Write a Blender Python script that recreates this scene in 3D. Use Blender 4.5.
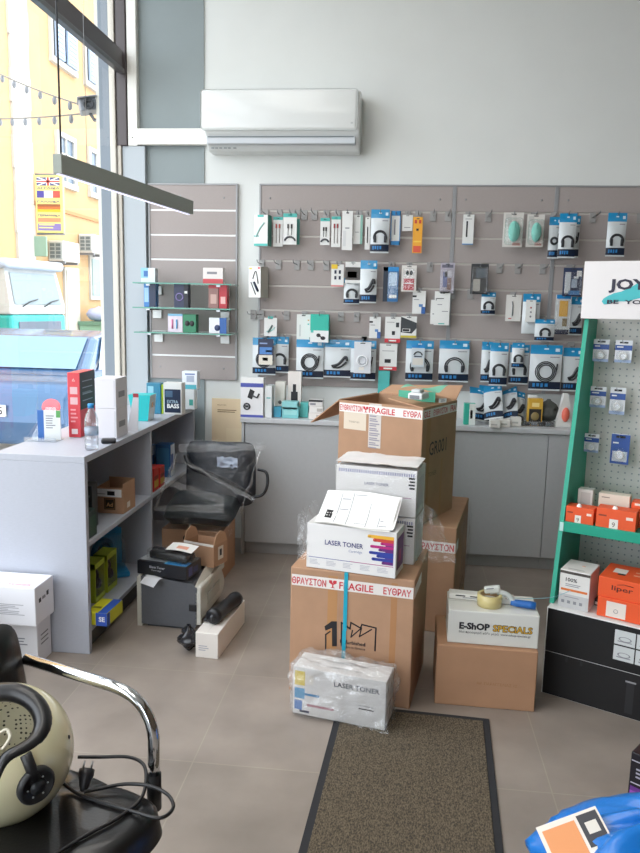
import bpy, bmesh, math, random
from mathutils import Vector, Matrix, noise
random.seed(7)
for o in list(bpy.data.objects): bpy.data.objects.remove(o)
SC = bpy.context.scene
C = SC.collection
R = math.radians

# ---------------------------------------------------------------- camera
EYE = Vector((0.0, 0.0, 1.6)); FPX = 750.0
def cam_axes(p, r, y):
    f = Vector((math.sin(y), math.cos(y), 0)); rt = Vector((math.cos(y), -math.sin(y), 0)); up = Vector((0, 0, 1))
    f2 = f*math.cos(p) - up*math.sin(p); u2 = up*math.cos(p) + f*math.sin(p)
    return rt*math.cos(r) + u2*math.sin(r), u2*math.cos(r) - rt*math.sin(r), f2
CR, CU, CF = cam_axes(0.157992, 0.022422, -0.104710)
cd = bpy.data.cameras.new('camera'); cd.sensor_fit = 'HORIZONTAL'; cd.sensor_width = 36.0
cd.lens = FPX/640*36; cd.clip_start = 0.05; cd.clip_end = 200
cam = bpy.data.objects.new('camera', cd); C.objects.link(cam)
m3 = Matrix((CR, CU, -CF)).transposed().to_4x4(); m3.translation = EYE; cam.matrix_world = m3
SC.camera = cam
def ray(px, py): return CR*((px-320)/FPX) - CU*((py-426.5)/FPX) + CF
def W(px, py, Y):            # a point of the vertical plane at depth Y
    d = ray(px, py); return EYE + d*(Y/d.y)
def G(px, py, z=0.0):        # a point of the horizontal plane at height z
    d = ray(px, py); return EYE + d*((z-EYE.z)/d.z)

# ---------------------------------------------------------------- world, sun, added ceiling fills, exposure
SC.view_settings.view_transform = 'Standard'; SC.view_settings.look = 'None'
SC.view_settings.gamma = 1; SC.view_settings.use_curve_mapping = False
SC.view_settings.exposure = 0.2
wd = bpy.data.worlds.new('sky'); SC.world = wd; wd.use_nodes = True
bgn = wd.node_tree.nodes['Background']; bgn.inputs[0].default_value = (0.88, 0.94, 1.0, 1); bgn.inputs[1].default_value = 3.9
sd = bpy.data.lights.new('sun', 'SUN'); sd.energy = 1.3; sd.angle = R(1.0); sd.color = (1, .95, .86)
sun = bpy.data.objects.new('sun', sd); C.objects.link(sun)
sun.rotation_euler = Vector((-0.62, 0.42, -0.70)).to_track_quat('-Z', 'Y').to_euler()
def area(name, loc, sx, sy, power, col, rot=(0, 0, 0)):
    l = bpy.data.lights.new(name, 'AREA'); l.shape = 'RECTANGLE'; l.size = sx; l.size_y = sy; l.energy = power; l.color = col
    o = bpy.data.objects.new(name, l); C.objects.link(o); o.location = loc; o.rotation_euler = rot
area('ceiling_fill_light', (-1.0, 2.2, 3.85), 1.0, 3.0, 28, (1, .97, .92))  # added fill without a lamp body, brightens the room from above
area('ceiling_fill_light', (-0.5, 0.2, 3.85), 1.0, 1.2, 16, (1, .97, .92))  # second added fill, lifts helmet, chair and box fronts
SC.cycles.use_denoising = True
SC.cycles.max_bounces = 10; SC.cycles.transparent_max_bounces = 24; SC.cycles.diffuse_bounces = 5
SC.cycles.caustics_reflective = False; SC.cycles.caustics_refractive = False
SC.cycles.sample_clamp_indirect = 6

# ---------------------------------------------------------------- materials
def lin(h):
    h = h.lstrip('#'); o = []
    for i in (0, 2, 4):
        c = int(h[i:i+2], 16)/255; o.append(c/12.92 if c <= .04045 else ((c+.055)/1.055)**2.4)
    return (*o, 1)
_M = {}
def mat(h, rough=.5, metal=0, noise_amt=0, scale=30, bump=0, coat=0, spec=.5, emit=0, name=None, stretch=(1, 1, 1)):
    key = (h, rough, metal, noise_amt, scale, bump, coat, spec, emit, stretch)
    if key in _M: return _M[key]
    m = bpy.data.materials.new(name or ('mat_'+h.lstrip('#'))); m.use_nodes = True
    nt = m.node_tree; b = nt.nodes['Principled BSDF']
    b.inputs['Base Color'].default_value = lin(h); b.inputs['Roughness'].default_value = rough
    b.inputs['Metallic'].default_value = metal; b.inputs['Coat Weight'].default_value = coat
    b.inputs['Specular IOR Level'].default_value = spec
    if emit:
        b.inputs['Emission Color'].default_value = lin(h); b.inputs['Emission Strength'].default_value = emit
    if noise_amt or bump:
        tc = nt.nodes.new('ShaderNodeTexCoord'); mp = nt.nodes.new('ShaderNodeMapping'); mp.inputs['Scale'].default_value = stretch
        nt.links.new(tc.outputs['Object'], mp.inputs[0])
        n = nt.nodes.new('ShaderNodeTexNoise'); n.inputs['Scale'].default_value = scale; n.inputs['Detail'].default_value = 5
        nt.links.new(mp.outputs[0], n.inputs['Vector'])
        if noise_amt:
            mr = nt.nodes.new('ShaderNodeMapRange'); mr.inputs[3].default_value = 1-noise_amt; mr.inputs[4].default_value = 1+noise_amt
            mr.inputs[1].default_value = .3; mr.inputs[2].default_value = .7
            nt.links.new(n.outputs[0], mr.inputs[0])
            hs = nt.nodes.new('ShaderNodeHueSaturation'); hs.inputs['Color'].default_value = lin(h)
            nt.links.new(mr.outputs[0], hs.inputs['Value']); nt.links.new(hs.outputs[0], b.inputs['Base Color'])
        if bump:
            bp = nt.nodes.new('ShaderNodeBump'); bp.inputs['Strength'].default_value = bump; bp.inputs['Distance'].default_value = .01
            nt.links.new(n.outputs[0], bp.inputs['Height']); nt.links.new(bp.outputs[0], b.inputs['Normal'])
    _M[key] = m; return m
def clear(name, tint=(1, 1, 1, 1), gloss=.15, rough=.1, bump=0, scale=20, body=0, bodycol='#ffffff', sheen=.6):
    """clear sheet: see-through with a fresnel sheen, optional milky share"""
    m = bpy.data.materials.new(name); m.use_nodes = True; nt = m.node_tree; nt.nodes.clear()
    out = nt.nodes.new('ShaderNodeOutputMaterial'); t = nt.nodes.new('ShaderNodeBsdfTransparent'); t.inputs[0].default_value = tint
    g = nt.nodes.new('ShaderNodeBsdfGlossy'); g.inputs['Roughness'].default_value = rough
    lw = nt.nodes.new('ShaderNodeLayerWeight'); lw.inputs[0].default_value = .25
    ma = nt.nodes.new('ShaderNodeMath'); ma.operation = 'MULTIPLY_ADD'; ma.inputs[1].default_value = sheen; ma.inputs[2].default_value = gloss
    nt.links.new(lw.outputs['Fresnel'], ma.inputs[0])
    mx = nt.nodes.new('ShaderNodeMixShader'); nt.links.new(ma.outputs[0], mx.inputs[0])
    nt.links.new(t.outputs[0], mx.inputs[1]); nt.links.new(g.outputs[0], mx.inputs[2])
    last = mx
    if bump:
        n = nt.nodes.new('ShaderNodeTexNoise'); n.inputs['Scale'].default_value = scale; n.inputs['Detail'].default_value = 3
        tc = nt.nodes.new('ShaderNodeTexCoord'); nt.links.new(tc.outputs['Object'], n.inputs['Vector'])
        bp = nt.nodes.new('ShaderNodeBump'); bp.inputs['Strength'].default_value = bump; bp.inputs['Distance'].default_value = .02
        nt.links.new(n.outputs[0], bp.inputs['Height']); nt.links.new(bp.outputs[0], g.inputs['Normal']); nt.links.new(bp.outputs[0], lw.inputs['Normal'])
    if body:
        d = nt.nodes.new('ShaderNodeBsdfDiffuse'); d.inputs[0].default_value = lin(bodycol)
        m2 = nt.nodes.new('ShaderNodeMixShader'); m2.inputs[0].default_value = body
        nt.links.new(mx.outputs[0], m2.inputs[1]); nt.links.new(d.outputs[0], m2.inputs[2]); last = m2
    nt.links.new(last.outputs[0], out.inputs[0]); return m

# ---------------------------------------------------------------- mesh builder
class MB:
    def __init__(s): s.v = []; s.f = []; s.mi = []; s.sm = []; s.mats = []
    def add(s, vs, fs, m, M=None, smooth=False):
        k = len(s.v); s.v += [tuple(M @ Vector(p)) if M else tuple(p) for p in vs]
        if m not in s.mats: s.mats.append(m)
        i = s.mats.index(m)
        for f in fs: s.f.append(tuple(k+q for q in f)); s.mi.append(i); s.sm.append(smooth)
        return s
    def box(s, x0, x1, y0, y1, z0, z1, m, bev=0, M=None, seg=2):
        if not bev:
            v = [(x, y, z) for x in (x0, x1) for y in (y0, y1) for z in (z0, z1)]
            return s.add(v, [(0, 1, 3, 2), (4, 6, 7, 5), (0, 4, 5, 1), (2, 3, 7, 6), (0, 2, 6, 4), (1, 5, 7, 3)], m, M)
        bm = bmesh.new(); bmesh.ops.create_cube(bm, size=1)
        for q in bm.verts: q.co = Vector(((x0+x1)/2+q.co.x*(x1-x0), (y0+y1)/2+q.co.y*(y1-y0), (z0+z1)/2+q.co.z*(z1-z0)))
        bmesh.ops.bevel(bm, geom=bm.edges[:], offset=bev, segments=seg, profile=.5, affect='EDGES')
        bm.verts.index_update(); s.add([q.co[:] for q in bm.verts], [[q.index for q in f.verts] for f in bm.faces], m, M, seg > 2); bm.free(); return s
    def poly(s, pts, m, M=None): return s.add(pts, [tuple(range(len(pts)))], m, M)
    def fr(s, x0, x1, z0, z1, m, y=-.0006, M=None): return s.add([(x0, y, z0), (x1, y, z0), (x1, y, z1), (x0, y, z1)], [(0, 1, 2, 3)], m, M)      # print on a front face
    def tp(s, x0, x1, y0, y1, z, m, M=None): return s.add([(x0, y0, z), (x1, y0, z), (x1, y1, z), (x0, y1, z)], [(0, 1, 2, 3)], m, M)              # on a top
    def sd(s, x, y0, y1, z0, z1, m, M=None): return s.add([(x, y0, z0), (x, y1, z0), (x, y1, z1), (x, y0, z1)], [(0, 1, 2, 3)], m, M)              # on a right side
    def prism(s, pts, d, m, M=None):          # outline in x,z pushed back along y by d
        n = len(pts); v = [(p[0], 0, p[1]) for p in pts]+[(p[0], d, p[1]) for p in pts]
        return s.add(v, [tuple(range(n)), tuple(range(2*n-1, n-1, -1))]+[(i, i+n, (i+1) % n+n, (i+1) % n) for i in range(n)], m, M)
    def tube(s, pts, r, m, n=8, closed=False, M=None):
        pts = [Vector(p) for p in pts]; N = len(pts); rr = r if isinstance(r, (list, tuple)) else [r]*N
        vs = []; up = None
        for i, p in enumerate(pts):
            a = pts[(i-1) % N] if closed or i else p; b = pts[(i+1) % N] if closed or i < N-1 else p
            t = (b-a).normalized()
            if up is None: up = t.orthogonal().normalized()
            up = (up-t*up.dot(t)); up = up.normalized() if up.length > 1e-6 else t.orthogonal().normalized()
            w = t.cross(up)
            for k in range(n):
                an = 2*math.pi*k/n; vs.append(p+(up*math.cos(an)+w*math.sin(an))*rr[i])
        fs = []
        for i in range(N if closed else N-1):
            j = (i+1) % N
            for k in range(n): fs.append((i*n+k, i*n+(k+1) % n, j*n+(k+1) % n, j*n+k))
        if not closed: fs += [tuple(range(n-1, -1, -1)), tuple((N-1)*n+k for k in range(n))]
        return s.add([v[:] for v in vs], fs, m, M, True)
    def lathe(s, prof, m, n=24, M=None, smooth=True):
        vs = [(r*math.cos(2*math.pi*k/n), r*math.sin(2*math.pi*k/n), z) for r, z in prof for k in range(n)]
        fs = [(i*n+k, i*n+(k+1) % n, (i+1)*n+(k+1) % n, (i+1)*n+k) for i in range(len(prof)-1) for k in range(n)]
        fs += [tuple(range(n-1, -1, -1)), tuple((len(prof)-1)*n+k for k in range(n))]
        return s.add(vs, fs, m, M, smooth)
    def ell(s, c, r, m, M=None, nu=20, nv=12):
        vs = []; fs = []
        for i in range(nv+1):
            th = math.pi*i/nv
            for k in range(nu): ph = 2*math.pi*k/nu; vs.append((c[0]+r[0]*math.sin(th)*math.cos(ph), c[1]+r[1]*math.sin(th)*math.sin(ph), c[2]+r[2]*math.cos(th)))
        for i in range(nv):
            for k in range(nu): fs.append((i*nu+k, (i+1)*nu+k, (i+1)*nu+(k+1) % nu, i*nu+(k+1) % nu))
        return s.add(vs, fs, m, M, True)
    def grid(s, fn, nu, nv, m, M=None, smooth=True):
        vs = [tuple(fn(i/nu, j/nv)) for j in range(nv+1) for i in range(nu+1)]
        fs = [(j*(nu+1)+i, j*(nu+1)+i+1, (j+1)*(nu+1)+i+1, (j+1)*(nu+1)+i) for j in range(nv) for i in range(nu)]
        return s.add(vs, fs, m, M, smooth)
    def text(s, st, m, M, width=None, height=None, align='L', bold=0, wide=1):
        cu = bpy.data.curves.new('t', 'FONT'); cu.body = st; cu.size = 1; cu.resolution_u = 2; cu.offset = bold
        o = bpy.data.objects.new('t', cu); C.objects.link(o)
        dg = bpy.context.evaluated_depsgraph_get(); me = bpy.data.meshes.new_from_object(o.evaluated_get(dg))
        xs = [q.co.x for q in me.vertices]; ys = [q.co.y for q in me.vertices]
        if xs:
            x0, x1, y0, y1 = min(xs), max(xs), min(ys), max(ys)
            sx = (width/(x1-x0)) if width else None; sy = (height/(y1-y0)) if height else None
            sx = sx or sy*wide; sy = sy or sx
            ox = {'L': x0, 'C': (x0+x1)/2, 'R': x1}[align]
            s.add([((q.co.x-ox)*sx, (q.co.y-y0)*sy, 0) for q in me.vertices], [tuple(p.vertices) for p in me.polygons], m, M)
        bpy.data.objects.remove(o); bpy.data.curves.remove(cu); bpy.data.meshes.remove(me); return s
    def lines(s, x0, x1, z1, z0, n, m, y=-.0006, M=None, top=None):   # rows of small print
        for i in range(n):
            zz = z1+(z0-z1)*i/max(1, n); hh = abs(z1-z0)/n*.42; e = x0+(x1-x0)*random.uniform(.6, 1)
            if top is None: s.fr(x0, e, zz-hh, zz, m, y, M)
            else: s.tp(x0, e, zz-hh, zz, top, m, M)
    def build(s, name, parent=None, loc=None, rz=0):
        me = bpy.data.meshes.new(name); me.from_pydata(s.v, [], s.f)
        for m in s.mats: me.materials.append(m)
        for p, i, q in zip(me.polygons, s.mi, s.sm): p.material_index = i; p.use_smooth = q
        me.update(); o = bpy.data.objects.new(name, me); C.objects.link(o)
        if parent: o.parent = parent
        if loc is not None: o.location = loc
        o.rotation_euler.z = rz; return o
LABELS = {}
def tag(o, label, cat, group=None):
    n = len(label.split()); assert 4 <= n <= 16, (n, label)
    if label in LABELS and not group: print('DUPLABEL', label)
    LABELS[label] = 1
    o['label'] = label; o['category'] = cat
    if group: o['group'] = group
    return o
def thing(name, label, cat, loc=(0, 0, 0), rz=0, group=None):
    o = bpy.data.objects.new(name, None); C.objects.link(o); o.empty_display_size = .05
    o.location = loc; o.rotation_euler.z = rz; return tag(o, label, cat, group)
def struct(name, mb, loc=None): o = mb.build(name, None, loc); o['kind'] = 'structure'; return o
def FM(x, y, z): return Matrix(((1, 0, 0, x), (0, 0, -1, y), (0, 1, 0, z), (0, 0, 0, 1)))     # writing on a front face
def TM(x, y, z): return Matrix.Translation((x, y, z))                                          # on a top
def SM(x, y, z): return Matrix(((0, 0, 1, x), (1, 0, 0, y), (0, 1, 0, z), (0, 0, 0, 1)))        # on a right side
def RZ(a, p=(0, 0, 0)): return Matrix.Translation(p) @ Matrix.Rotation(a, 4, 'Z')
def arc(c, r, a0, a1, n, plane='xz', y=0):
    P = []
    for i in range(n+1):
        a = a0+(a1-a0)*i/n; p = (c[0]+r*math.cos(a), c[1]+r*math.sin(a))
        P.append((p[0], y, p[1]) if plane == 'xz' else (p[0], p[1], y))
    return P
def smooth_path(pts, n=6):
    P = [Vector(p) for p in pts]; out = []
    for i in range(len(P)-1):
        a = P[max(i-1, 0)]; b = P[i]; c = P[i+1]; d = P[min(i+2, len(P)-1)]
        for k in range(n):
            t = k/n; out.append(.5*((2*b)+(c-a)*t+(2*a-5*b+4*c-d)*t*t+(3*b-a-3*c+d)*t**3))
    return out+[P[-1]]

WHITE = mat('#e9eae8', .5); INK = mat('#1c1c22', .5); GREYINK = mat('#8b8b92', .6)
KRAFT = mat('#b08a6d', .8, noise_amt=.06, scale=9, bump=.05, name='cardboard'); KRAFTD = mat('#99714f', .8, noise_amt=.06, scale=12)
KRAFTL = mat('#bf9778', .8, noise_amt=.05, scale=9)
CARD = mat('#e4e3e2', .45); TEAL = mat('#2fb9ae', .45); NAVY = mat('#16213f', .4); BLUE = mat('#1c86c9', .35); LBLUE = mat('#5fb6e0', .4)
RED = mat('#c8303c', .45); BLACK = mat('#15161a', .4); DGREY = mat('#33363b', .45); MGREY = mat('#7c7f84', .5); ORANGE = mat('#e8592a', .5)
CHROME = mat('#d5d8dc', .08, 1); STEEL = mat('#a9adb2', .3, 1); PLATE = mat('#9d9c9b', .5, .1); YELLOW = mat('#e8c32c', .45)
FILM = clear('clear_film', gloss=.03, rough=.14, bump=.5, scale=18, body=.02, sheen=.22)
BAGFILM = clear('bag_film', gloss=.08, rough=.10, bump=.9, scale=20, body=.10, bodycol='#f2f4f6', sheen=.3)
CHFILM = clear('chair_film', gloss=.022, rough=.06, bump=1.2, scale=14, body=.006, bodycol='#f2f4f6', sheen=.12)
BAG2 = clear('crinkle_film', gloss=.10, rough=.10, bump=1.3, scale=16, body=.10, bodycol='#f2f4f6', sheen=.3)
MILKY = clear('milky_film', gloss=.06, rough=.12, bump=.9, scale=22, body=.16, bodycol='#f2f4f6', sheen=.3)
GLASS = clear('window_glass', gloss=.03, rough=.02)
PET = clear('bottle_plastic', tint=(.94, .97, 1, 1), gloss=.12, rough=.06, body=.05)
BLISTER = clear('blister_plastic', gloss=.04, rough=.1, bump=.12, scale=30, body=.03, sheen=.35)
SHELFGLASS = clear('green_glass', tint=(.86, .95, .92, 1), gloss=.08, rough=.03)
# ================================================================ the setting
def tile_mat():
    m = bpy.data.materials.new('floor_tiles'); m.use_nodes = True; nt = m.node_tree; b = nt.nodes['Principled BSDF']
    tc = nt.nodes.new('ShaderNodeTexCoord'); mp = nt.nodes.new('ShaderNodeMapping'); mp.inputs['Location'].default_value = (.675+6.2, -2.376+6.45, 0)
    br = nt.nodes.new('ShaderNodeTexBrick'); br.offset = 0; br.inputs['Scale'].default_value = 1
    br.inputs['Brick Width'].default_value = .62; br.inputs['Row Height'].default_value = .645; br.inputs['Mortar Size'].default_value = .0024; br.inputs['Mortar Smooth'].default_value = .2
    br.inputs['Color1'].default_value = lin('#978c83'); br.inputs['Color2'].default_value = lin('#91877e'); br.inputs['Mortar'].default_value = lin('#a09789')
    nt.links.new(tc.outputs['Object'], mp.inputs[0]); nt.links.new(mp.outputs[0], br.inputs['Vector'])
    n = nt.nodes.new('ShaderNodeTexNoise'); n.inputs['Scale'].default_value = 3.5; n.inputs['Detail'].default_value = 8; nt.links.new(tc.outputs['Object'], n.inputs['Vector'])
    mr = nt.nodes.new('ShaderNodeMapRange'); mr.inputs[1].default_value = .3; mr.inputs[2].default_value = .7; mr.inputs[3].default_value = .82; mr.inputs[4].default_value = 1.14
    nt.links.new(n.outputs[0], mr.inputs[0]); hs = nt.nodes.new('ShaderNodeHueSaturation'); nt.links.new(br.outputs[0], hs.inputs['Color']); nt.links.new(mr.outputs[0], hs.inputs['Value'])
    nt.links.new(hs.outputs[0], b.inputs['Base Color']); b.inputs['Roughness'].default_value = .42
    return m
WALLM = mat('#dfe2e0', .8, noise_amt=.015, scale=4); GREYP = mat('#8d9799', .75, noise_amt=.02, scale=5); OUTW = mat('#d9d6ca', .8, noise_amt=.04, scale=6)
FRAME = mat('#4a4243', .4); FRAMEL = mat('#6a6a6c', .35, .6)
struct('floor', MB().box(-1.87, 2.7, -3.2, 5.1, -.1, 0, tile_mat()))
struct('ceiling', MB().box(-2.1, 2.8, -3.3, 5.2, 3.95, 4.1, mat('#e6e6e2', .85)))
struct('wall_back', MB().box(-1.87, 2.8, 4.95, 5.1, 0, 3.95, WALLM))
struct('wall_right', MB().box(2.7, 2.85, -3.2, 4.95, 0, 3.95, mat('#57493a', .85)))  # out of view; dark brown put in to cut bounce light
struct('wall_front', MB().box(-1.87, -1.3, -3.3, -3.2, 0, 3.95, WALLM).box(.0, 2.7, -3.3, -3.2, 0, 3.95, mat('#6b5d4c', .85)).box(-1.3, .0, -3.3, -3.2, 3.0, 3.95, WALLM))  # right half, unseen, coloured dark to reduce bounce light
struct('wall_left', MB().box(-2.0, -1.87, -3.2, 4.95, 0, .3, OUTW).box(-2.0, -1.87, -3.2, -1.6, .3, 3.95, WALLM))
struct('trim_1', MB().box(-1.735, -1.31, 4.94, 4.95, 0, 3.95, GREYP))
struct('trim_2', MB().box(-1.842, -1.692, 4.905, 4.939, .0, 2.6, mat('#aeb6bc', .5), .003))
struct('trim_3', MB().box(-2.03, -1.87, 4.95, 5.5, -.1, 5.2, OUTW).box(-1.99, -1.92, 4.90, 4.95, -.1, 5.2, mat('#76818c', .5), .005).box(-1.915, -1.875, 4.88, 4.95, -.1, 5.2, mat('#d8d2c6', .6), .006))
win = bpy.data.objects.new('window_1', None); C.objects.link(win); win['kind'] = 'structure'
fm = MB()
fm.box(-1.87, -1.805, 4.89, 4.935, 2.6, 3.95, FRAME, .004).box(-1.87, -1.845, 4.89, 4.93, .3, 2.6, mat('#b9b2a6', .5), .004).box(-1.87, -1.815, -1.6, 4.87, 3.06, 3.17, FRAME, .004).box(-1.845, -1.805, -1.6, 4.87, 3.03, 3.058, FRAMEL, .003)
fm.box(-1.87, -1.80, -1.6, 4.87, .3, .36, FRAME, .004).box(-1.87, -1.80, -1.6, 4.87, 3.88, 3.95, FRAME, .004).box(-1.87, -1.80, -1.6, -1.53, .3, 3.95, FRAME, .004).box(-1.87, -1.80, 1.4, 1.46, .3, 3.95, FRAME, .004)
fm.build('window_frame', win)
MB().add([(-1.852, -1.53, .36), (-1.852, 4.87, .36), (-1.852, 4.87, 3.06), (-1.852, -1.53, 3.06)], [(0, 1, 2, 3)], GLASS).add([(-1.852, -1.53, 3.17), (-1.852, 4.87, 3.17), (-1.852, 4.87, 3.88), (-1.852, -1.53, 3.88)], [(0, 1, 2, 3)], GLASS).build('pane', win)
# ---- the street
struct('street', MB().box(-40, -2.0, -12, 45, -.2, -.1, mat('#a7a39c', .9, noise_amt=.08, scale=2)))
struct('pavement', MB().box(-3.0, -2.0, -12, 45, -.1, -.02, mat('#bdb8ae', .9, noise_amt=.06, scale=3), .01))
FAC = mat('#b3936a', .9, noise_amt=.05, scale=1.2); FAC2 = mat('#f0c178', .9, noise_amt=.05, scale=1.2); QUO = mat('#b4b1aa', .9, noise_amt=.02, scale=2); SHUT = mat('#8c9db3', .6); DARKW = mat('#5a6878', .2)
XF = -7.5; YC = 15.0
bld = thing('building', 'orange town house with white corner strip and pale blue shutters across the street', 'building', (XF, YC, -.1))
MB().box(-9, 0, -7, 17, 0, 12, FAC).build('facade_wall', bld)
q = MB()
for k in range(20): q.box(-.1, .05, -.83 if k % 2 else -.80, -.08 if k % 2 else -.11, k*.6, k*.6+.598, QUO)
q.build('corner_quoins', bld)
MB().box(0, .04, -.08, 17, 3.62, 3.69, mat('#b07c52', .9)).build('string_course', bld)
def fwin(y, z, w, h, shut):
    f = MB().box(0, .09, y-.12, y+w+.12, z-.12, z, QUO).box(0, .07, y-.1, y, z, z+h+.1, QUO).box(0, .07, y+w, y+w+.1, z, z+h+.1, QUO).box(0, .07, y, y+w, z+h, z+h+.1, QUO).box(-.0, .02, y, y+w, z, z+h, DARKW).build('window', bld)
    if shut:
        for s in (0, 1):
            sh = MB(); y0 = y-.02 if s == 0 else y+w/2+.02; y1 = y+w/2-.12 if s == 0 else y+w+.02
            sh.box(.1, .14, y0, y1, z, z+h, SHUT)
            for k in range(int(h/.09)): sh.box(.14, .155, y0+.06, y1-.06, z+.05+k*.09, z+.1+k*.09, mat('#a6b8cf', .6))
            sh.build('shutter', f)
    else:
        MB().box(.02, .05, y+w*.47, y+w*.53, z, z+h, QUO).box(.02, .05, y, y+w, z+h*.6, z+h*.6+.05, QUO).build('glazing_bar', f)
fwin(.98, 6.75, 1.0, .95, True); fwin(2.68, 6.75, 1.0, .95, True); fwin(1.1, 4.28, .75, .92, False); fwin(2.78, 4.28, .75, .92, False)
fwin(.98, 9.0, 1.0, .95, True); fwin(2.68, 9.0, 1.0, .95, True); fwin(4.4, 6.75, 1.0, .95, True); fwin(4.5, 4.28, .75, .92, False)
MB().box(0, .05, 1.2, 1.95, 0, 2.45, QUO).box(.05, .07, 1.27, 1.88, 0, 2.38, mat('#c4bfb0', .7)).build('door', bld)
dw = MB().box(0, .05, 2.6, 3.6, 1.75, 2.8, QUO).box(.05, .07, 2.68, 3.52, 1.85, 2.72, mat('#7f9794', .4)); dw.build('shop_window', bld)
# projecting street sign with flags
sg = thing('street_sign', 'cream projecting shop sign with three flags in the window view', 'sign', (-7.44, 14.9, 2.97))
P0 = W(33, 175, 14.9)-Vector((-7.44, 14.9, 2.97)); P1 = W(64, 233, 14.9)-Vector((-7.44, 14.9, 2.97))
x0, x1, z0, z1 = max(P0.x, .02), P1.x, P1.z, P0.z
SGM = mat('#d6c878', .5); b = MB().box(x0, x1, 0, .08, z0, z1, SGM, .01); w_ = x1-x0; h_ = z1-z0
def band(u0, u1, v0, v1, m, dy=-.003): b.fr(x0+u0*w_, x0+u1*w_, z1-v1*h_, z1-v0*h_, m, dy)
UJ = mat('#4a4a78', .5); SR = mat('#b5483e', .5)
band(.06, .9, .04, .18, UJ)
b.add([(x0+.06*w_, -.005, z1-.04*h_), (x0+.15*w_, -.005, z1-.04*h_), (x0+.9*w_, -.005, z1-.18*h_), (x0+.81*w_, -.005, z1-.18*h_)], [(0, 1, 2, 3)], WHITE)
b.add([(x0+.81*w_, -.005, z1-.04*h_), (x0+.9*w_, -.005, z1-.04*h_), (x0+.15*w_, -.005, z1-.18*h_), (x0+.06*w_, -.005, z1-.18*h_)], [(0, 1, 2, 3)], WHITE)
band(.06, .9, .085, .135, WHITE, -.007); band(.41, .55, .04, .18, WHITE, -.007); band(.06, .9, .097, .123, SR, -.009); band(.44, .52, .04, .18, SR, -.009)
band(.06, .32, .27, .39, mat('#443c8c', .5)); band(.32, .64, .27, .39, WHITE); band(.64, .9, .27, .39, SR)
band(.06, .9, .50, .545, mat('#8a4f28', .5)); band(.06, .9, .545, .59, mat('#c0602c', .5)); band(.06, .9, .59, .635, mat('#cfa820', .5))
for tx, v in (('ΑΓΓΛΙΚΑ', .245), ('ΓΑΛΛΙΚΑ', .475), ('ΓΕΡΜΑΝΙΚΑ', .715)): b.text(tx, UJ, FM(x0+.48*w_, -.004, z1-v*h_), w_*.82, h_*.038, 'C', .02)
band(.06, .9, .74, .81, mat('#c9825e', .5)); band(.06, .9, .84, .96, mat('#7a6ba6', .5))
b.lines(x0+.1*w_, x0+.88*w_, z1-.85*h_, z1-.95*h_, 2, SGM, -.005)
b.build('sign_board', sg); MB().tube([(x0-.01, .04, z1+.02), (x1, .04, z1+.02)], .018, MGREY).tube([(x0-.01, .04, z0-.02), (x1, .04, z0-.02)], .018, MGREY).build('bracket', sg)
def ac_out(y, z, label):
    t = thing('air_conditioner_unit', label, 'air conditioner', (XF+.01, y, z), 0, None)
    MB().box(0, .34, 0, .8, 0, .42, mat('#c9c8c4', .5), .015).build('casing', t)
    g = MB().box(.03, .31, -.015, 0, .04, .38, mat('#a4a9a9', .6))
    for k in range(4):
        for s in (0, 1): g.box(.05+s*.13, .15+s*.13, -.022, -.015, .06+k*.08, .12+k*.08, mat('#5e686b', .6))
    g.build('grille', t); MB().box(0, .34, .05, .1, -.05, 0, MGREY).box(0, .34, .68, .73, -.05, 0, MGREY).build('bracket', t)
ac_out(15.52, 2.44, 'white outdoor air conditioner box mounted under the flag sign'); ac_out(17.06, 2.72, 'white outdoor air conditioner box mounted farther along the facade')
# parked car seen from behind
CARP = mat('#355a80', .25, .2, coat=.5); CARG = mat('#6f8fa8', .08, spec=.6)
car = thing('parked_car', 'dark blue parked car seen from behind through the window', 'car', (-3.98, 6.75, -.1), 0)
prof = [(0, .32), (-.03, .55), (.02, .84), (.10, .93), (.42, .98), (1.0, 1.33), (1.5, 1.38), (2.3, 1.35), (3.0, .98), (3.9, .86), (4.1, .6), (4.1, .32)]
def carsec(b, inset_top):
    hw = .87
    vs = []
    for s in (-1, 1):
        for (yy, zz) in prof: vs.append((s*(hw-(.17*max(0, (zz-.93)/.5))), yy, zz))
    n = len(prof); fs = [tuple(range(n-1, -1, -1)), tuple(range(n, 2*n))]+[(i, (i+1) % n, (i+1) % n+n, i+n) for i in range(n)]
    b.add(vs, fs, CARP)
b = MB(); carsec(b, 0); body = b.build('car_body', car)
md = body.modifiers.new('bev', 'BEVEL'); md.width = .05; md.segments = 3; md.limit_method = 'ANGLE'; md.angle_limit = R(20)
def slab(p, hw0, hw1, q, m, name): MB().add([(-hw0, p[0], p[1]), (hw0, p[0], p[1]), (hw1, q[0], q[1]), (-hw1, q[0], q[1])], [(0, 1, 2, 3)], m).build(name, car)
slab((.47, 1.03), .74, .66, (.97, 1.325), CARG, 'rear_window')
for s in (-1, 1):
    MB().add([(s*.865, .75, 1.0), (s*.862, 2.7, 1.0), (s*.755, 2.2, 1.34), (s*.745, 1.15, 1.34)], [(0, 1, 2, 3) if s > 0 else (3, 2, 1, 0)], mat('#8c9aa8', .1)).build('side_window', car)
    MB().ell((s*.70, .05, .67), (.16, .07, .14), mat('#c2404a', .2, coat=.5)).build('tail_light', car)
    for yy in (.75, 3.3): MB().lathe([(.2, -.1), (.31, -.1), (.33, -.06), (.33, .06), (.31, .1), (.2, .1)], BLACK, 20, Matrix.Translation((s*.8, yy, .33)) @ Matrix.Rotation(R(90), 4, 'Y')).build('wheel', car)
pl = MB().box(-.26, .26, -.045, -.02, .6, .71, WHITE, .004); pl.text('5', INK, FM(.19, -.047, .62), None, .075, 'L', .02); pl.build('licence_plate', car)
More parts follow.
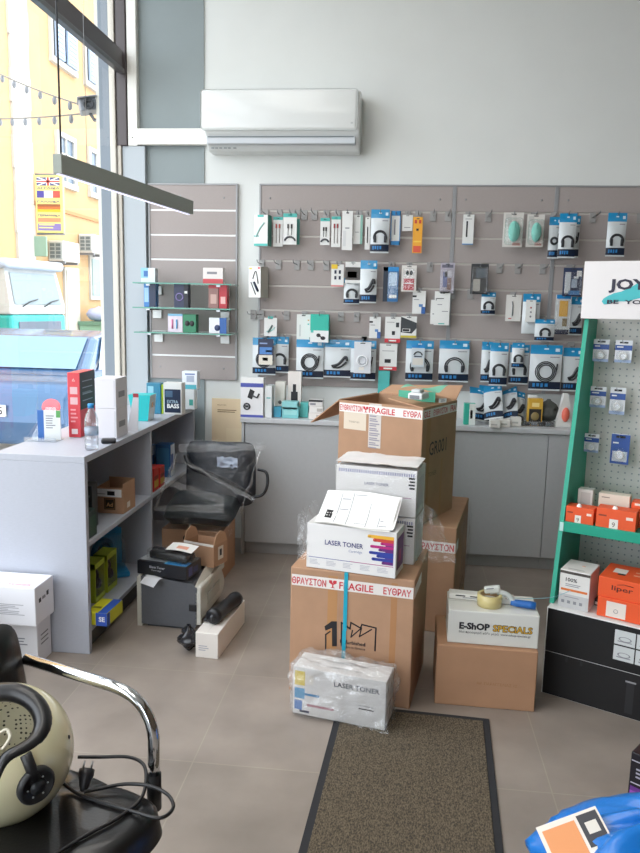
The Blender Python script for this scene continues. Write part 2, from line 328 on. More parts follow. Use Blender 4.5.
# cab of the small truck
TW = mat('#b4b8b7', .4, coat=.3); TT = mat('#1f9e98', .35, coat=.3); TWD = 1.3; TDP = 1.1
tr = thing('truck', 'white and turquoise small truck with flat windscreen beyond the car', 'truck', (-6.2, 11.5, -.1), R(75))
b = MB().box(0, TWD, 0, TDP, .45, 1.47, TT, .05).box(.0, TWD, .01, TDP, 1.47, 1.62, TW, .03)
b.add([(0, .02, 1.6), (TWD, .02, 1.6), (TWD-.05, .16, 2.2), (.05, .16, 2.2), (0, TDP, 1.6), (TWD, TDP, 1.6), (TWD-.05, TDP, 2.2), (.05, TDP, 2.2)], [(0, 1, 2, 3), (1, 5, 6, 2), (5, 4, 7, 6), (4, 0, 3, 7), (3, 2, 6, 7)], TW)
b.build('cab', tr)
MB().box(-.03, TWD+.03, .02, TDP, 2.2, 2.36, mat('#a9b6c8', .4), .07, seg=4).build('roof', tr)
MB().add([(.10, .012, 1.64), (TWD-.10, .012, 1.64), (TWD-.13, .13, 2.15), (.13, .13, 2.15)], [(0, 1, 2, 3)], mat('#7f8d92', .08)).build('windscreen', tr)
MB().add([(-.004, .25, 1.6), (.028, .3, 2.1), (.028, .9, 2.1), (-.004, .9, 1.6)], [(3, 2, 1, 0)], mat('#4a5a6a', .1)).build('side_window', tr)
for s in (.25, .75): MB().tube([(s, -.01, 1.60), (s+.18, -.004, 1.68), (s+.36, .0, 1.72)], .010, BLACK, 6).build('wiper', tr)
MB().box(.15, TWD-.15, -.02, 0, .9, 1.36, mat('#5a6472', .5), .01).build('grille', tr)
for s in (.2, TWD-.2): MB().ell((s, -.02, .9), (.11, .05, .11), mat('#c4ccd0', .1)).build('headlight', tr)
for s in (.12, TWD-.12): MB().lathe([(.2, -.1), (.33, -.1), (.35, -.06), (.35, .06), (.33, .1), (.2, .1)], BLACK, 18, Matrix.Translation((s, .55, .35)) @ Matrix.Rotation(R(90), 4, 'Y')).build('wheel', tr)
# skip with sacks
sk = thing('rubbish_container', 'green metal rubbish container by the orange facade', 'container', (-7.40, 16.75, -.1))
MB().add([(.06, .06, 0), (.6, .06, 0), (.6, 1.5, 0), (.06, 1.5, 0), (0, 0, 1.25), (.66, 0, 1.25), (.66, 1.56, 1.25), (0, 1.56, 1.25)], [(3, 2, 1, 0), (0, 1, 5, 4), (1, 2, 6, 5), (2, 3, 7, 6), (3, 0, 4, 7), (4, 5, 6, 7)], mat('#7ea38b', .6)).build('bin_body', sk)
MB().box(-.01, .68, -.03, 0.0, 1.17, 1.25, mat('#5c7f6a', .6)).box(.66, .69, 0, 1.56, 1.17, 1.25, mat('#5c7f6a', .6)).build('rim', sk)
for i, (x, y, m, lb) in enumerate(((.34, .3, mat('#9fa3c0', .6), 'lilac grey rubbish sack on the left end of green container'), (.34, .95, mat('#d9a9a0', .6), 'pinkish rubbish sack on the right end of green container'))):
    o = bpy.data.objects.new('rubbish_sack', None); s_ = MB()
    s_.grid(lambda u, v: (Vector((math.sin(math.pi*v)*math.cos(6.2832*u)*.26, math.sin(math.pi*v)*math.sin(6.2832*u)*.26, .16-.16*math.cos(math.pi*v)*1.0))*(1+.25*noise.noise(Vector((u*5, v*5, i*3))))), 16, 10, m)
    bpy.data.objects.remove(o); oo = s_.build('rubbish_sack', None, (-7.40+x, 16.75+y, 1.152)); tag(oo, lb, 'sack')
# security camera on the outer pillar
p = W(88, 107, 5.0)
cc = thing('security_camera', 'grey security camera fixed to outer pillar beside the window', 'camera', (p.x, p.y, p.z))
Mx = Matrix.Rotation(R(25), 4, 'Z') @ Matrix.Rotation(R(-12), 4, 'Y')
MB().box(-.055, .055, -.07, .09, -.035, .04, mat('#8a8f96', .4), .01, Mx).box(-.062, .062, -.1, .1, .04, .048, mat('#a4a8ad', .4), .003, Mx).build('camera_body', cc)
MB().lathe([(.034, 0), (.034, .03), (.024, .03), (.02, .012)], DGREY, 18, Mx @ Matrix.Translation((0, -.065, 0)) @ Matrix.Rotation(R(90), 4, 'X')).build('lens', cc)
MB().tube([(0, .03, -.03), (.02, .05, -.07), (.09, .05, -.07)], .012, MGREY).build('bracket', cc)
def cabl(name, a, b_, sag, label, bulbs):
    pts = [a.lerp(b_, i/24)-Vector((0, 0, sag*4*(i/24)*(1-i/24))) for i in range(25)]
    t = thing(name, label, 'cable', tuple(a)); mb = MB().tube([q-a for q in pts], .006, mat('#77746e', .6), 5); mb.build('wire', t)
    if bulbs:
        for k in range(1, 24, 2): MB().ell(pts[k]-a-Vector((0, 0, .03)), (.018, .018, .03), MGREY, None, 8, 6).build('bulb', t)
cabl('string_light', W(78, 104, 5.2), W(-60, 40, 7.5), .05, 'upper string of small bulbs sloping up from security camera', True)
cabl('string_light', W(80, 114, 5.2), W(-60, 116, 8.0), .03, 'lower level string of small bulbs running to security camera', True)
MB_ = MB().box(-.9, .9, -.06, 0, 0, .4, mat('#7f9884', .6), .01); MB_.lines(-.75, .7, .32, .08, 2, mat('#c9b98a', .6), -.062)
tag(MB_.build('shop_fascia', None, W(6, 256, 14.9)), 'green painted shop fascia board low on the building corner', 'sign')
# lamp with leaf-shaped head on the corner
p = W(19, 217, 14.85); t = thing('street_lamp', 'small wall lamp on curved arm at the white building corner', 'lamp', tuple(p))
MB().tube([(0, 0, 0), (0, 0, .35), (-.1, 0, .42), (-.38, -.02, .5)], .02, MGREY).build('arm', t); MB().ell((-.5, -.02, .48), (.16, .1, .1), mat('#8f9c84', .5)).build('lamp_head', t)

# ================================================================ fixed to the back wall
YW = 4.95; SLAT = mat('#a39a97', .6, noise_amt=.03, scale=60, stretch=(1, 1, 6)); ALU = mat('#e3e4e4', .4, .2); ALUD = mat('#9a9b9d', .4, .3)
def slatpanel(x0, x1, z0, label):
    t = thing('slatwall_panel', label, 'wall panel', (x0, YW-.02, z0), 0)
    w = x1-x0; h = 2.363-z0; b = MB(); zz = [2.205-.158*k-z0 for k in range(8) if 2.205-.158*k > z0+.03]
    ed = [h]+zz+[0]
    for i in range(len(ed)-1): b.box(.012, w-.012, 0, .02, ed[i+1]+(.006 if i < len(ed)-2 else 0), ed[i]-(.006 if i else 0), SLAT, .0015, seg=1)
    for xx in (.07, w-.09):
        for k in (0, len(ed)-2): b.lathe([(.006, 0), (.006, .002)], ALUD, 10, Matrix.Translation((xx, -.0005, (ed[k]+ed[k+1])/2)) @ Matrix.Rotation(R(90), 4, 'X'))
    b.build('board', t)
    r = MB(); ALR = ALU if x1 < -1 else mat('#bdb8b2', .4, .2)
    for z in zz: r.box(.012, w-.012, .004, .018, z-.006, z+.006, ALR)
    r.build('slot_rail', t)
    MB().box(0, .012, -.004, .02, 0, h, ALUD, .001, seg=1).box(w-.012, w, -.004, .02, 0, h, ALUD, .001, seg=1).box(0, w, -.004, .02, h, h+.01, ALUD, .001, seg=1).build('edge_trim', t)
slatpanel(-1.683, -1.086, 1.10, 'narrow grey slatwall panel with glass shelves left of the white gap')
slatpanel(-.944, .298, 1.08, 'wide left section of the grey slatwall above the counter')
slatpanel(.298, .922, 1.08, 'middle section of the grey slatwall above the counter')
slatpanel(.922, 2.0, 1.08, 'right section of the grey slatwall behind the turquoise display stand')
# trunking
t = thing('cable_trunking', 'white L-shaped cable trunking running to wall air conditioner', 'cable trunking', (-1.8, YW-.012, 2.6))
MB().box(0, .062, -.04, -.0, 0, 1.35, mat('#e9e8e2', .5), .003).build('vertical_duct', t)
MB().box(.062, .54, -.05, -.01, .006, .104, mat('#eceae4', .5), .003).lathe([(.004, 0), (.004, .002)], BLACK, 8, Matrix.Translation((.03, -.041, .05)) @ Matrix.Rotation(R(90), 4, 'X')).build('horizontal_duct', t)
# air conditioner
a0 = W(201, 89, 4.74); a1 = W(360, 150, 4.74); ax0, ax1 = a0.x, a1.x; az1 = a0.z; az0 = W(280, 150, 4.78).z
ACW = mat('#d9dcdb', .3, coat=.2); w = ax1-ax0; h = az1-az0
t = thing('air_conditioner', 'white wall mounted split air conditioner above the slatwall', 'air conditioner', (ax0, 0, az0))
pr = [(4.95, 0), (4.95, h), (4.80, h), (4.755, h-.012), (4.74, h-.04), (4.74, .10), (4.765, .07), (4.82, .0)]
def xprism(pts, x0, x1, m, b): n = len(pts); return b.add([(x0, *p) for p in pts]+[(x1, *p) for p in pts], [tuple(range(n)), tuple(range(2*n-1, n-1, -1))]+[(i, i+n, (i+1) % n+n, (i+1) % n) for i in range(n)], m)
b = MB(); xprism(pr, .02, w-.005, ACW, b); o = b.build('casing', t); md = o.modifiers.new('b', 'BEVEL'); md.width = .012; md.segments = 3
b = MB(); b.box(0, w-.02, 4.722, 4.745, .105, h-.004, mat('#dcdfde', .25, coat=.3), .02, seg=4); b.text('TCL', mat('#b9bdbd', .4), FM(w-.12, 4.7213, .15), .02) if 0 else b.box(w-.06, w-.045, 4.7208, 4.722, .14, .15, mat('#b9bdbd', .4)); b.build('front_panel', t)
MB().box(.03, w-.03, 4.748, 4.80, .03, .075, mat('#c4c9cf', .35), .006, M=Matrix.Rotation(0, 4, 'X')).box(.04, w-.04, 4.744, 4.75, .068, .074, mat('#6e767c', .5)).build('louver', t)
b = MB()
for x in (.05, .075, .1, .13, .155, .19): b.box(x, x+.018, 4.795, 4.8, .012, .018, mat('#8f969b', .5))
b.build('indicator_strip', t)
# hanging linear lamp
n0 = Vector((-.466*3.0, 3.0, 2.137)); n1 = Vector((-.284*4.33, 4.33, 2.137+.02)); d = n1-n0; L = math.hypot(d.x, d.y)
t = thing('pendant_lamp', 'thin grey linear pendant lamp hanging on wires by the window', 'lamp', tuple(n0), math.atan2(d.y, d.x)-math.pi/2)
MB().box(-.02, .02, 0, L, -.03, .045, mat('#8b9189', .5), .002).build('housing', t)
MB().box(-.011, .003, .01, L-.01, -.033, -.03, mat('#e6e4ff', .5, emit=1.0)).build('diffuser', t)
MB().tube([(0, .03, .045), (0, .03, 1.81)], .004, DGREY, 6).build('power_cable', t)
MB().tube([(0, L*.17, .045), (0, L*.17, 1.81)], .0012, STEEL, 5).build('suspension_wire', t); MB().tube([(0, L*.9, .045), (0, L*.9, .06)], .004, STEEL, 6).build('wire_clamp', t)
# framed print low on the wall between shelf and counter
p0 = W(212, 398, 4.93)
b = MB().box(0, .30, 0, .012, -.62, 0, mat('#ecd5b2', .6, noise_amt=.04, scale=6, stretch=(1, 1, .3)), .002)
b.text('παραλαβή', mat('#a8845a', .6), FM(.04, -.001, -.05), .06); b.lines(.04, .2, -.075, -.1, 2, mat('#8d6b45', .6), -.001); b.fr(.1, .26, -.42, -.2, mat('#f1dcb9', .6), -.001)
tag(b.build('wooden_board', None, (p0.x, 4.922, p0.z)), 'pale wooden board with small print low on the wall beside counter', 'board')

# ================================================================ counter
CTR = mat('#b5b8ba', .5, noise_amt=.02, scale=40); CTRT = mat('#c4c7ca', .4); 
xs = [-.965, -.03, .915, 1.87]
names = ['left', 'middle', 'right']
lab = ['grey base cabinet at the left end of the back counter', 'grey base cabinet in the middle of counter behind the cartons', 'grey base cabinet right of the thin seam near turquoise stand']
for i in range(3):
    t = thing('base_cabinet', lab[i], 'cabinet', (xs[i], 4.62, 0), 0)
    w = xs[i+1]-xs[i]
    MB().box(.001, w-.001, .02, .305, .08, .868, CTR).build('carcass', t)
    MB().box(.002, w-.002, 0, .019, .085, .866, CTR, .002).build('door', t)
    MB().box(0.001, w-.001, .04, .305, 0, .08, mat('#a3a5a6', .5)).build('plinth', t)
tag(MB().box(-.985, -.967, 4.615, 4.93, 0, .868, CTR, .002).build('end_panel', None), 'grey end panel closing the left side of the back counter', 'panel')
tag(MB().box(-.99, 1.9, 4.60, 4.93, .87, .90, CTRT, .003).build('worktop', None), 'long light grey worktop of the back counter under the slatwall', 'worktop')

# ================================================================ shelf unit by the window
SHM = mat('#b0b4bf', .5, noise_amt=.03, scale=50, stretch=(1, 1, 4)); SHB = mat('#dfe6ee', .5)
sx0, sx1, sy0, sy1, sz = -1.795, -1.367, 3.11, 4.90, .925
t = thing('display_shelf', 'light grey open display shelf unit running along the shop window', 'shelf', (sx0, sy0, 0))
w = sx1-sx0; l = sy1-sy0
MB().box(0, w, 0, l, .895, sz, SHM, .002).build('top', t)
MB().box(0, w, 0, .03, 0, .895, SHM, .002).build('end_panel', t)
MB().box(0, w, l-.03, l, 0, .895, SHM, .002).build('end_panel', t)
MB().box(.02, w, .88, .905, .12, .895, SHM, .002).build('divider', t)
MB().box(.02, w, .03, .88, .505, .53, SHM, .002).build('shelf', t); MB().box(.02, w, .905, l-.03, .505, .53, SHM, .002).build('shelf', t)
MB().box(.02, w, .03, l-.03, .10, .122, SHM, .002).build('shelf', t)
MB().box(0, .018, .03, l-.03, .0, .895, SHB).build('back_panel', t)
MB().box(w-.06, w-.03, .03, l-.03, 0, .10, mat('#4a4b4f', .6)).build('plinth', t)
# ---- glass shelves on the narrow panel
GSH = []
for i, (l_, r_, nm) in enumerate((((132.5, 281), (237, 285), 'top'), ((132.5, 306), (236, 309.7), 'middle'), ((134, 331), (236, 334.7), 'lowest'))):
    YF = 4.70; A = W(*l_, YF); B = W(*r_, YF); z = (A.z+B.z)/2
    t = thing('glass_shelf', f'{nm} green edged glass shelf on the narrow slatwall panel', 'shelf', (A.x, YF, z-.008))
    wd_ = -1.075-A.x
    MB().box(0, wd_, 0, .222, 0, .008, SHELFGLASS).box(0, wd_, -.0015, 0, 0, .008, mat('#5f9c8c', .15)).build('glass_plate', t)
    for xx in (.09, wd_-.09): MB().box(xx-.03, xx+.03, .217, .229, -.065, -.01, ALU, .002).box(xx-.012, xx+.012, .03, .229, -.012, -.0005, STEEL).build('bracket', t)
    GSH.append(z)
# ================================================================ floor: mat, cartons
def OP(o, rz, px, py):            # local x, z on the upright plane through o turned by rz
    o = Vector(o); n = Vector((math.sin(rz), -math.cos(rz), 0)); d = ray(px, py); t = (o-EYE).dot(n)/d.dot(n)
    p = EYE+d*t-o; return p.x*math.cos(rz)+p.y*math.sin(rz), p.z
def rug_mat():
    m = bpy.data.materials.new('ribbed_carpet'); m.use_nodes = True; nt = m.node_tree; b = nt.nodes['Principled BSDF']
    tc = nt.nodes.new('ShaderNodeTexCoord'); n = nt.nodes.new('ShaderNodeTexNoise'); n.inputs['Scale'].default_value = 260; n.inputs['Detail'].default_value = 2
    mp = nt.nodes.new('ShaderNodeMapping'); mp.inputs['Scale'].default_value = (1, .45, 1)
    nt.links.new(tc.outputs['Object'], mp.inputs[0]); nt.links.new(mp.outputs[0], n.inputs['Vector'])
    cr = nt.nodes.new('ShaderNodeValToRGB'); cr.color_ramp.elements[0].color = lin('#3c352c'); cr.color_ramp.elements[1].color = lin('#6f6350'); cr.color_ramp.elements[0].position = .36; cr.color_ramp.elements[1].position = .64
    nt.links.new(n.outputs[0], cr.inputs[0]); nt.links.new(cr.outputs[0], b.inputs['Base Color']); b.inputs['Roughness'].default_value = .95
    bp = nt.nodes.new('ShaderNodeBump'); bp.inputs['Strength'].default_value = .6; bp.inputs['Distance'].default_value = .004; nt.links.new(n.outputs[0], bp.inputs['Height']); nt.links.new(bp.outputs[0], b.inputs['Normal'])
    return m
t = thing('doormat', 'long grey brown ribbed doormat with black rubber border on tiled floor', 'mat', (-.281, 1.30, 0), R(-3.1))
MB().box(0, .602, 0, 1.545, 0, .006, mat('#26272b', .8, bump=.1, scale=90), .002).build('rubber_border', t)
MB().box(.026, .576, .026, 1.519, .006, .009, rug_mat(), .001).build('carpet', t)
TAPEW = mat('#e9e4df', .35); TAPER = mat('#c8333f', .4); PTAPE = mat('#b08a5e', .25, coat=.4)
def glass_icon(b, M, s):
    b.add([(-.5*s, 1*s, 0), (-.5*s, .65*s, 0), (-.08*s, .42*s, 0), (-.08*s, .1*s, 0), (-.34*s, 0, 0), (.34*s, 0, 0), (.08*s, .1*s, 0), (.08*s, .42*s, 0), (.5*s, .65*s, 0), (.5*s, 1*s, 0), (.12*s, 1*s, 0), (0, .78*s, 0), (.1*s, .62*s, 0), (-.08*s, .72*s, 0), (-.12*s, 1*s, 0)], [tuple(range(14, -1, -1))], TAPER, M)
def carton_body(t, w, d, h, m=KRAFT, seam='x'):
    b = MB().box(0, w, 0, d, 0, h, m, .005)
    if seam == 'x': b.tp(.01, w-.01, d/2-.0015, d/2+.0015, h+.0004, KRAFTD)
    b.build('box_body', t); return b
FC = Vector((-.415, 2.925, 0)); FR_ = R(-9.2); FW, FD, FH = .512, .42, .545
t = thing('cardboard_carton', 'large brown carton with black factory print and blue strap at the front of stack', 'carton', FC, FR_)
b = MB().box(0, FW, 0, FD, 0, FH, KRAFT, .005)
# print: the figure one and a saw-tooth factory outline
lx = lambda px, py: OP(FC, FR_, px, py)
def stroke(pts, wd, m, b):
    for (x0, z0), (x1, z1) in zip(pts, pts[1:]):
        dx, dz = x1-x0, z1-z0; l_ = math.hypot(dx, dz); nx, nz = -dz/l_*wd/2, dx/l_*wd/2; ex, ez = dx/l_*wd/2, dz/l_*wd/2
        b.add([(x0-ex+nx, -.0008, z0-ez+nz), (x0-ex-nx, -.0008, z0-ez-nz), (x1+ex-nx, -.0008, z1+ez-nz), (x1+ex+nx, -.0008, z1+ez+nz)], [(0, 1, 2, 3)], m)
z281 = lambda x, y: lx(280+x/4, 540+y/4)
stroke([z281(183, 440), z281(183, 378), z281(200, 366)], .006, INK, b)
b.poly([(p[0], -.0009, p[1]) for p in [z281(178, 345), z281(206, 325), z281(228, 325), z281(228, 425), z281(208, 425), z281(208, 352), z281(182, 362)]][::-1], INK)
stroke([z281(246, 420), z281(246, 330), z281(280, 355), z281(284, 330), z281(322, 352), z281(328, 338), z281(384, 352), z281(380, 442)], .006, INK, b)
stroke([z281(290, 362), z281(284, 388), z281(326, 352), z281(318, 386), z281(366, 358)], .005, INK, b)
p = z281(240, 412); b.text('Refurbished', INK, FM(p[0], -.0009, p[1]), .105, None, 'L', .02)
p = z281(240, 428); b.text('Toners in Greece', INK, FM(p[0], -.0009, p[1]), .105, None, 'L', .01)
p = z281(443, 645); b.lathe([(.009, 0), (.009, .001)], INK, 14, Matrix.Translation((p[0], 0, p[1])) @ Matrix.Rotation(R(90), 4, 'X'))
b.fr(.42, .445, .02, FH-.02, mat('#b07f55', .7), -.0004); b.fr(.16, .2, .02, FH-.02, mat('#b58557', .7), -.0004)
b.build('box_body', t)
z0, z1 = .468, .515
b = MB().fr(.006, FW-.004, z0, z1, TAPEW, -.0012).sd(FW+.0006, 0, .2, z0, z1, TAPEW)
b.text('ΘΡΑΥΣΤΟΝ', TAPER, FM(.007, -.002, z0+.007), .145, .03, 'L', .02); glass_icon(b, FM(.18, -.002, z0+.007), .032)
b.text('FRAGILE', TAPER, FM(.207, -.002, z0+.007), .14, .03, 'L', .02); b.text('ΕΥΘΡΑΥ', TAPER, FM(.388, -.002, z0+.007), .112, .03, 'L', .02)
b.build('fragile_tape', t)
sm_ = mat('#1fa3bd', .35); b = MB().fr(.227, .243, .30, FH+.001, sm_, -.003).fr(.225, .241, .14, .30, sm_, -.003).tp(.227, .243, -.003, .01, FH+.0008, sm_); b.build('blue_strap', t); MB().box(.44, .485, .24, .26, FH+.0006, FH+.002, sm_).build('strap_end', t)

LC = Vector((-.285, 3.69, 0)); LR = R(-10); LW, LD, LH = .60, .64, .55
t = thing('cardboard_carton', 'big brown carton on the floor underneath the tall open carton', 'carton', LC, LR)
b = MB().box(0, LW, 0, LD, 0, LH, KRAFT, .005); b.tp(.02, LW-.01, .318, .322, LH+.0005, KRAFTD); b.build('box_body', t)
b = MB().fr(.02, LW-.002, .42, .472, TAPEW, -.0012).sd(LW+.0008, 0, .1, .42, .472, TAPEW)
b.text('ΕΥΘΡΑΥΣΤΟΝ', TAPER, FM(.36, -.002, .428), .23, .034, 'L', .02); b.text('ΕΥΘΡΑΥΣΤΟΝ', TAPER, FM(.05, -.002, .428), .2, .034, 'L', .02); b.build('fragile_tape', t)
def filmsheet(t, nm, fn, m=FILM, nu=24, nv=24): return MB().grid(fn, nu, nv, m).build(nm, t)
def nz(x, y, z, s=1): return noise.noise(Vector((x, y, z))*s)
filmsheet(t, 'stretch_film', lambda u, v: (LW+.012+.008*nz(u*9, v*9, 3)+.012*math.sin(v*3), .05+u*(LD-.06), .12+v*(LH-.13)), FILM)
GC = Vector((-.302, 3.788, LH+.0008)); GR_ = R(-26.5); GW, GD, GH = .468, .42, .584
t = thing('cardboard_carton', 'tall open brown carton with raised flaps on top of the stack', 'carton', GC, GR_)
b = MB().box(0, GW, 0, .006, 0, GH, KRAFT, .001, seg=1).box(0, GW, GD-.006, GD, 0, GH, KRAFT, .001, seg=1).box(0, .006, .006, GD-.006, 0, GH, KRAFT).box(GW-.006, GW, .006, GD-.006, 0, GH, KRAFT, .001, seg=1).box(.006, GW-.006, .006, GD-.006, 0, .006, KRAFTD)
b.fr(.03, .16, .44, .545, mat('#d9cbb8', .5)); b.text('ΤΟΝΕΡ 001', mat('#8c7d6a', .5), FM(.06, -.001, .475), .06)
b.fr(.175, .245, .36, .582, mat('#cfc8c2', .25, coat=.5), -.0012)
for i in range(9): b.lines(.18, .24, .57-.024*i, .565-.024*(i+1), 2, mat('#8f8a96', .5), -.0016)
b.text('GR001', mat('#3b3230', .6), SM(GW+.0008, .09, .335), .21, .07, 'L', .01); b.text('TONER', mat('#6b5642', .6), SM(GW+.0008, .09, .23), .1, .022)
b.sd(GW+.0006, .05, .095, .01, .55, mat('#a97c53', .6)); b.sd(GW+.0006, .24, .262, .01, .3, mat('#ae8158', .6))
b.build('box_body', t)
b = MB().fr(.004, GW-.002, .527, .572, TAPEW, -.0022).sd(GW+.0012, 0, GD-.004, .527, .572, TAPEW)
for tx_, x_, w_ in (('ΕΥΘΡΑΥΣΤΟΝ', -.02, .13), ('FRAGILE', .175, .145), ('ΕΥΘΡΑ', .366, .095)): b.text(tx_, TAPER, FM(max(x_, .008), -.003, .534), w_, .03, 'L', .02)
glass_icon(b, FM(.157, -.003, .534), .03)
b.text('GILE', TAPER, SM(GW+.002, .01, .534), .07, .03, 'L', .02); b.text('ΕΥΘΡΑΥΣΤΟΝ', TAPER, SM(GW+.002, .12, .534), .17, .03, 'L', .02); b.text('FRA', TAPER, SM(GW+.002, .33, .534), .07, .03, 'L', .02)
b.build('fragile_tape', t)
def flap(t, pts, th=.005, m=KRAFT):      # four corners + thickness along the normal
    P = [Vector(p) for p in pts]; n = (P[1]-P[0]).cross(P[3]-P[0]).normalized()*th
    MB().add([p[:] for p in P]+[(p+n)[:] for p in P], [(3, 2, 1, 0), (4, 5, 6, 7), (0, 1, 5, 4), (1, 2, 6, 5), (2, 3, 7, 6), (3, 0, 4, 7)], m).build('flap', t)
flap(t, [(-.001, .01, GH), (-.001, GD-.01, GH), (-.16, GD+.02, GH-.11), (-.15, -.03, GH-.13)], .005, KRAFTL)
flap(t, [(.006, GD, GH), (GW-.006, GD, GH), (GW-.03, GD+.14, GH+.06), (.02, GD+.12, GH+.035)], .005, KRAFTL)
flap(t, [(GW-.004, .01, GH), (GW-.004, GD-.01, GH), (GW-.2, GD-.01, GH+.035), (GW-.2, .02, GH+.03)][::-1], .005, KRAFTL)
flap(t, [(.01, .004, GH-.002), (GW-.02, .004, GH-.002), (GW-.04, .19, GH-.05), (.03, .19, GH-.05)][::-1], .005, KRAFT)
# on and in the open carton
t2 = thing('card_sheet', 'pale green card sheet lying over the top of the open carton', 'card', GC+Matrix.Rotation(GR_, 3, 'Z')@Vector((.27, .15, GH+.042)), GR_+R(8))
MB().grid(lambda u, v: (u*.2, v*.17, .028+.012*math.sin(u*5+v*3)), 10, 8, mat('#7cc4a8', .5)).box(.0, .19, -.03, -.026, -.03, .02, mat('#48a98d', .5)).build('sheet', t2)
o = thing('label_gun', 'small white plastic label gun resting on top of the open carton', 'label gun', GC+Matrix.Rotation(GR_, 3, 'Z')@Vector((.385, -.005, GH+.036)), GR_+R(5))
MB().box(0, .075, 0, .1, 0, .032, mat('#dfe2e2', .35), .008).box(.012, .06, .01, .07, .032, .048, mat('#cfd3d4', .35), .006).box(.01, .06, -.002, .004, .004, .022, MGREY, .002).build('casing', o)
o = MB().box(0, .045, 0, .003, 0, .02, WHITE); o.text('2201', INK, FM(.008, -.001, .005), .028); tag(o.build('paper_tag', None, GC+Matrix.Rotation(GR_, 3, 'Z')@Vector((GW+.006, .17, GH+.01)), GR_+R(60)), 'tiny white price tag at the right rim of open carton', 'tag')
# ---- toner cartons on the front carton
def toner_art(b, w, d, h, seed=0):
    c1, c2, c3, c4 = mat('#2c3f9a', .4), mat('#b5277a', .4), mat('#6a2b78', .4), mat('#e9b43c', .4)
    x0 = w*.70
    b.text('LASER TONER', mat('#4b4e7e', .4), FM(w*.21, -.0008, h*.56), w*.43, h*.11, 'L', .02); b.text('Cartridge', mat('#8d93b8', .4), FM(w*.48, -.0008, h*.44), w*.15)
    for (a, e, q0, q1, m) in ((.0, .27, .83, .90, c4), (.06, .27, .76, .83, mat('#c9483c', .4)), (.14, .27, .70, .76, c2), (.03, .27, .62, .68, c2), (.12, .27, .56, .62, c3), (.02, .27, .48, .545, c1), (.10, .27, .42, .48, c1), (.05, .27, .345, .41, c1), (.16, .27, .28, .345, c3)):
        b.fr(x0+a*w, x0+e*w, h*q0, h*q1, m, -.0008); b.lathe([(h*(q1-q0)/2, 0), (h*(q1-q0)/2, .0004)], m, 10, Matrix.Translation((x0+a*w, -.0006, h*(q0+q1)/2)) @ Matrix.Rotation(R(90), 4, 'X'))
    b.fr(w*.88, w*.97, h*.28, h*.9, c3, -.0007)
    b.fr(.01, w-.01, h*.245, h*.256, c1, -.0008); b.fr(w*.5, w-.01, h*.247, h*.258, c2, -.0009)
    for k in range(5): b.lines(w*(.04+.19*k), w*(.17+.19*k), h*.2, h*.08, 4, mat('#b9bac2', .5))
    b.sd(w+.0006, d*.1, d*.9, h*.15, h*.85, c3); b.sd(w+.0009, d*.3, d*.6, h*.3, h*.55, c2)
    return b
T1 = FC+Matrix.Rotation(FR_, 3, 'Z')@Vector((.062, .012, FH+.0015)); T1R = R(-12.5); TWd, TDp, TH = .374, .14, .188
t = thing('toner_box', 'white toner box with rainbow print at the front on big brown carton', 'box', T1, T1R)
b = MB().box(0, TWd, 0, TDp, 0, TH, CARD, .003); toner_art(b, TWd, TDp, TH); b.build('box_body', t)
def wrapshell(w, d, h, pad, amp, seed, n=12, x0=0, y0=0, z0=0, tuck=None):
    """crumpled clear film following a box"""
    b = MB(); fs = []
    def P(x, y, z):
        v = Vector((x, y, z)); q = Vector((x*2.2, y*2.2, z*2.2))*4.5
        k = noise.noise(q+Vector((seed, 0, 0)))*amp+abs(noise.noise(q*2.3+Vector((0, seed, 0))))*amp*.7
        c = Vector((w/2, d/2, h/2)); dr = Vector(((x-c.x)/(w/2+pad), (y-c.y)/(d/2+pad), (z-c.z)/(h/2+pad)))
        m = max(abs(dr.x), abs(dr.y), abs(dr.z)) or 1
        nn = Vector((dr.x if abs(dr.x) > .97*m else 0, dr.y if abs(dr.y) > .97*m else 0, dr.z if abs(dr.z) > .97*m else 0))
        v = v+nn.normalized()*abs(k)
        v.z = max(v.z, z0+.0008); return (v.x+x0, v.y+y0, v.z)
    X0, X1, Y0, Y1, Z1 = -pad, w+pad, -pad, d+pad, h+pad
    b.grid(lambda u, v: P(X0+u*(X1-X0), Y0, v*Z1), n, n, None).grid(lambda u, v: P(X1, Y0+u*(Y1-Y0), v*Z1), n, n, None)
    b.grid(lambda u, v: P(X1-u*(X1-X0), Y1, v*Z1), n, n, None).grid(lambda u, v: P(X0, Y1-u*(Y1-Y0), v*Z1), n, n, None)
    b.grid(lambda u, v: P(X0+u*(X1-X0), Y0+v*(Y1-Y0), Z1), n, n, None)
    return b
def film(b, m): b.mats = [m]; return b
S2R = R(-12); S2 = FC+Matrix.Rotation(FR_, 3, 'Z')@Vector((.135, .192, FH+.0015)); SW, SD, SH = .345, .19, .198
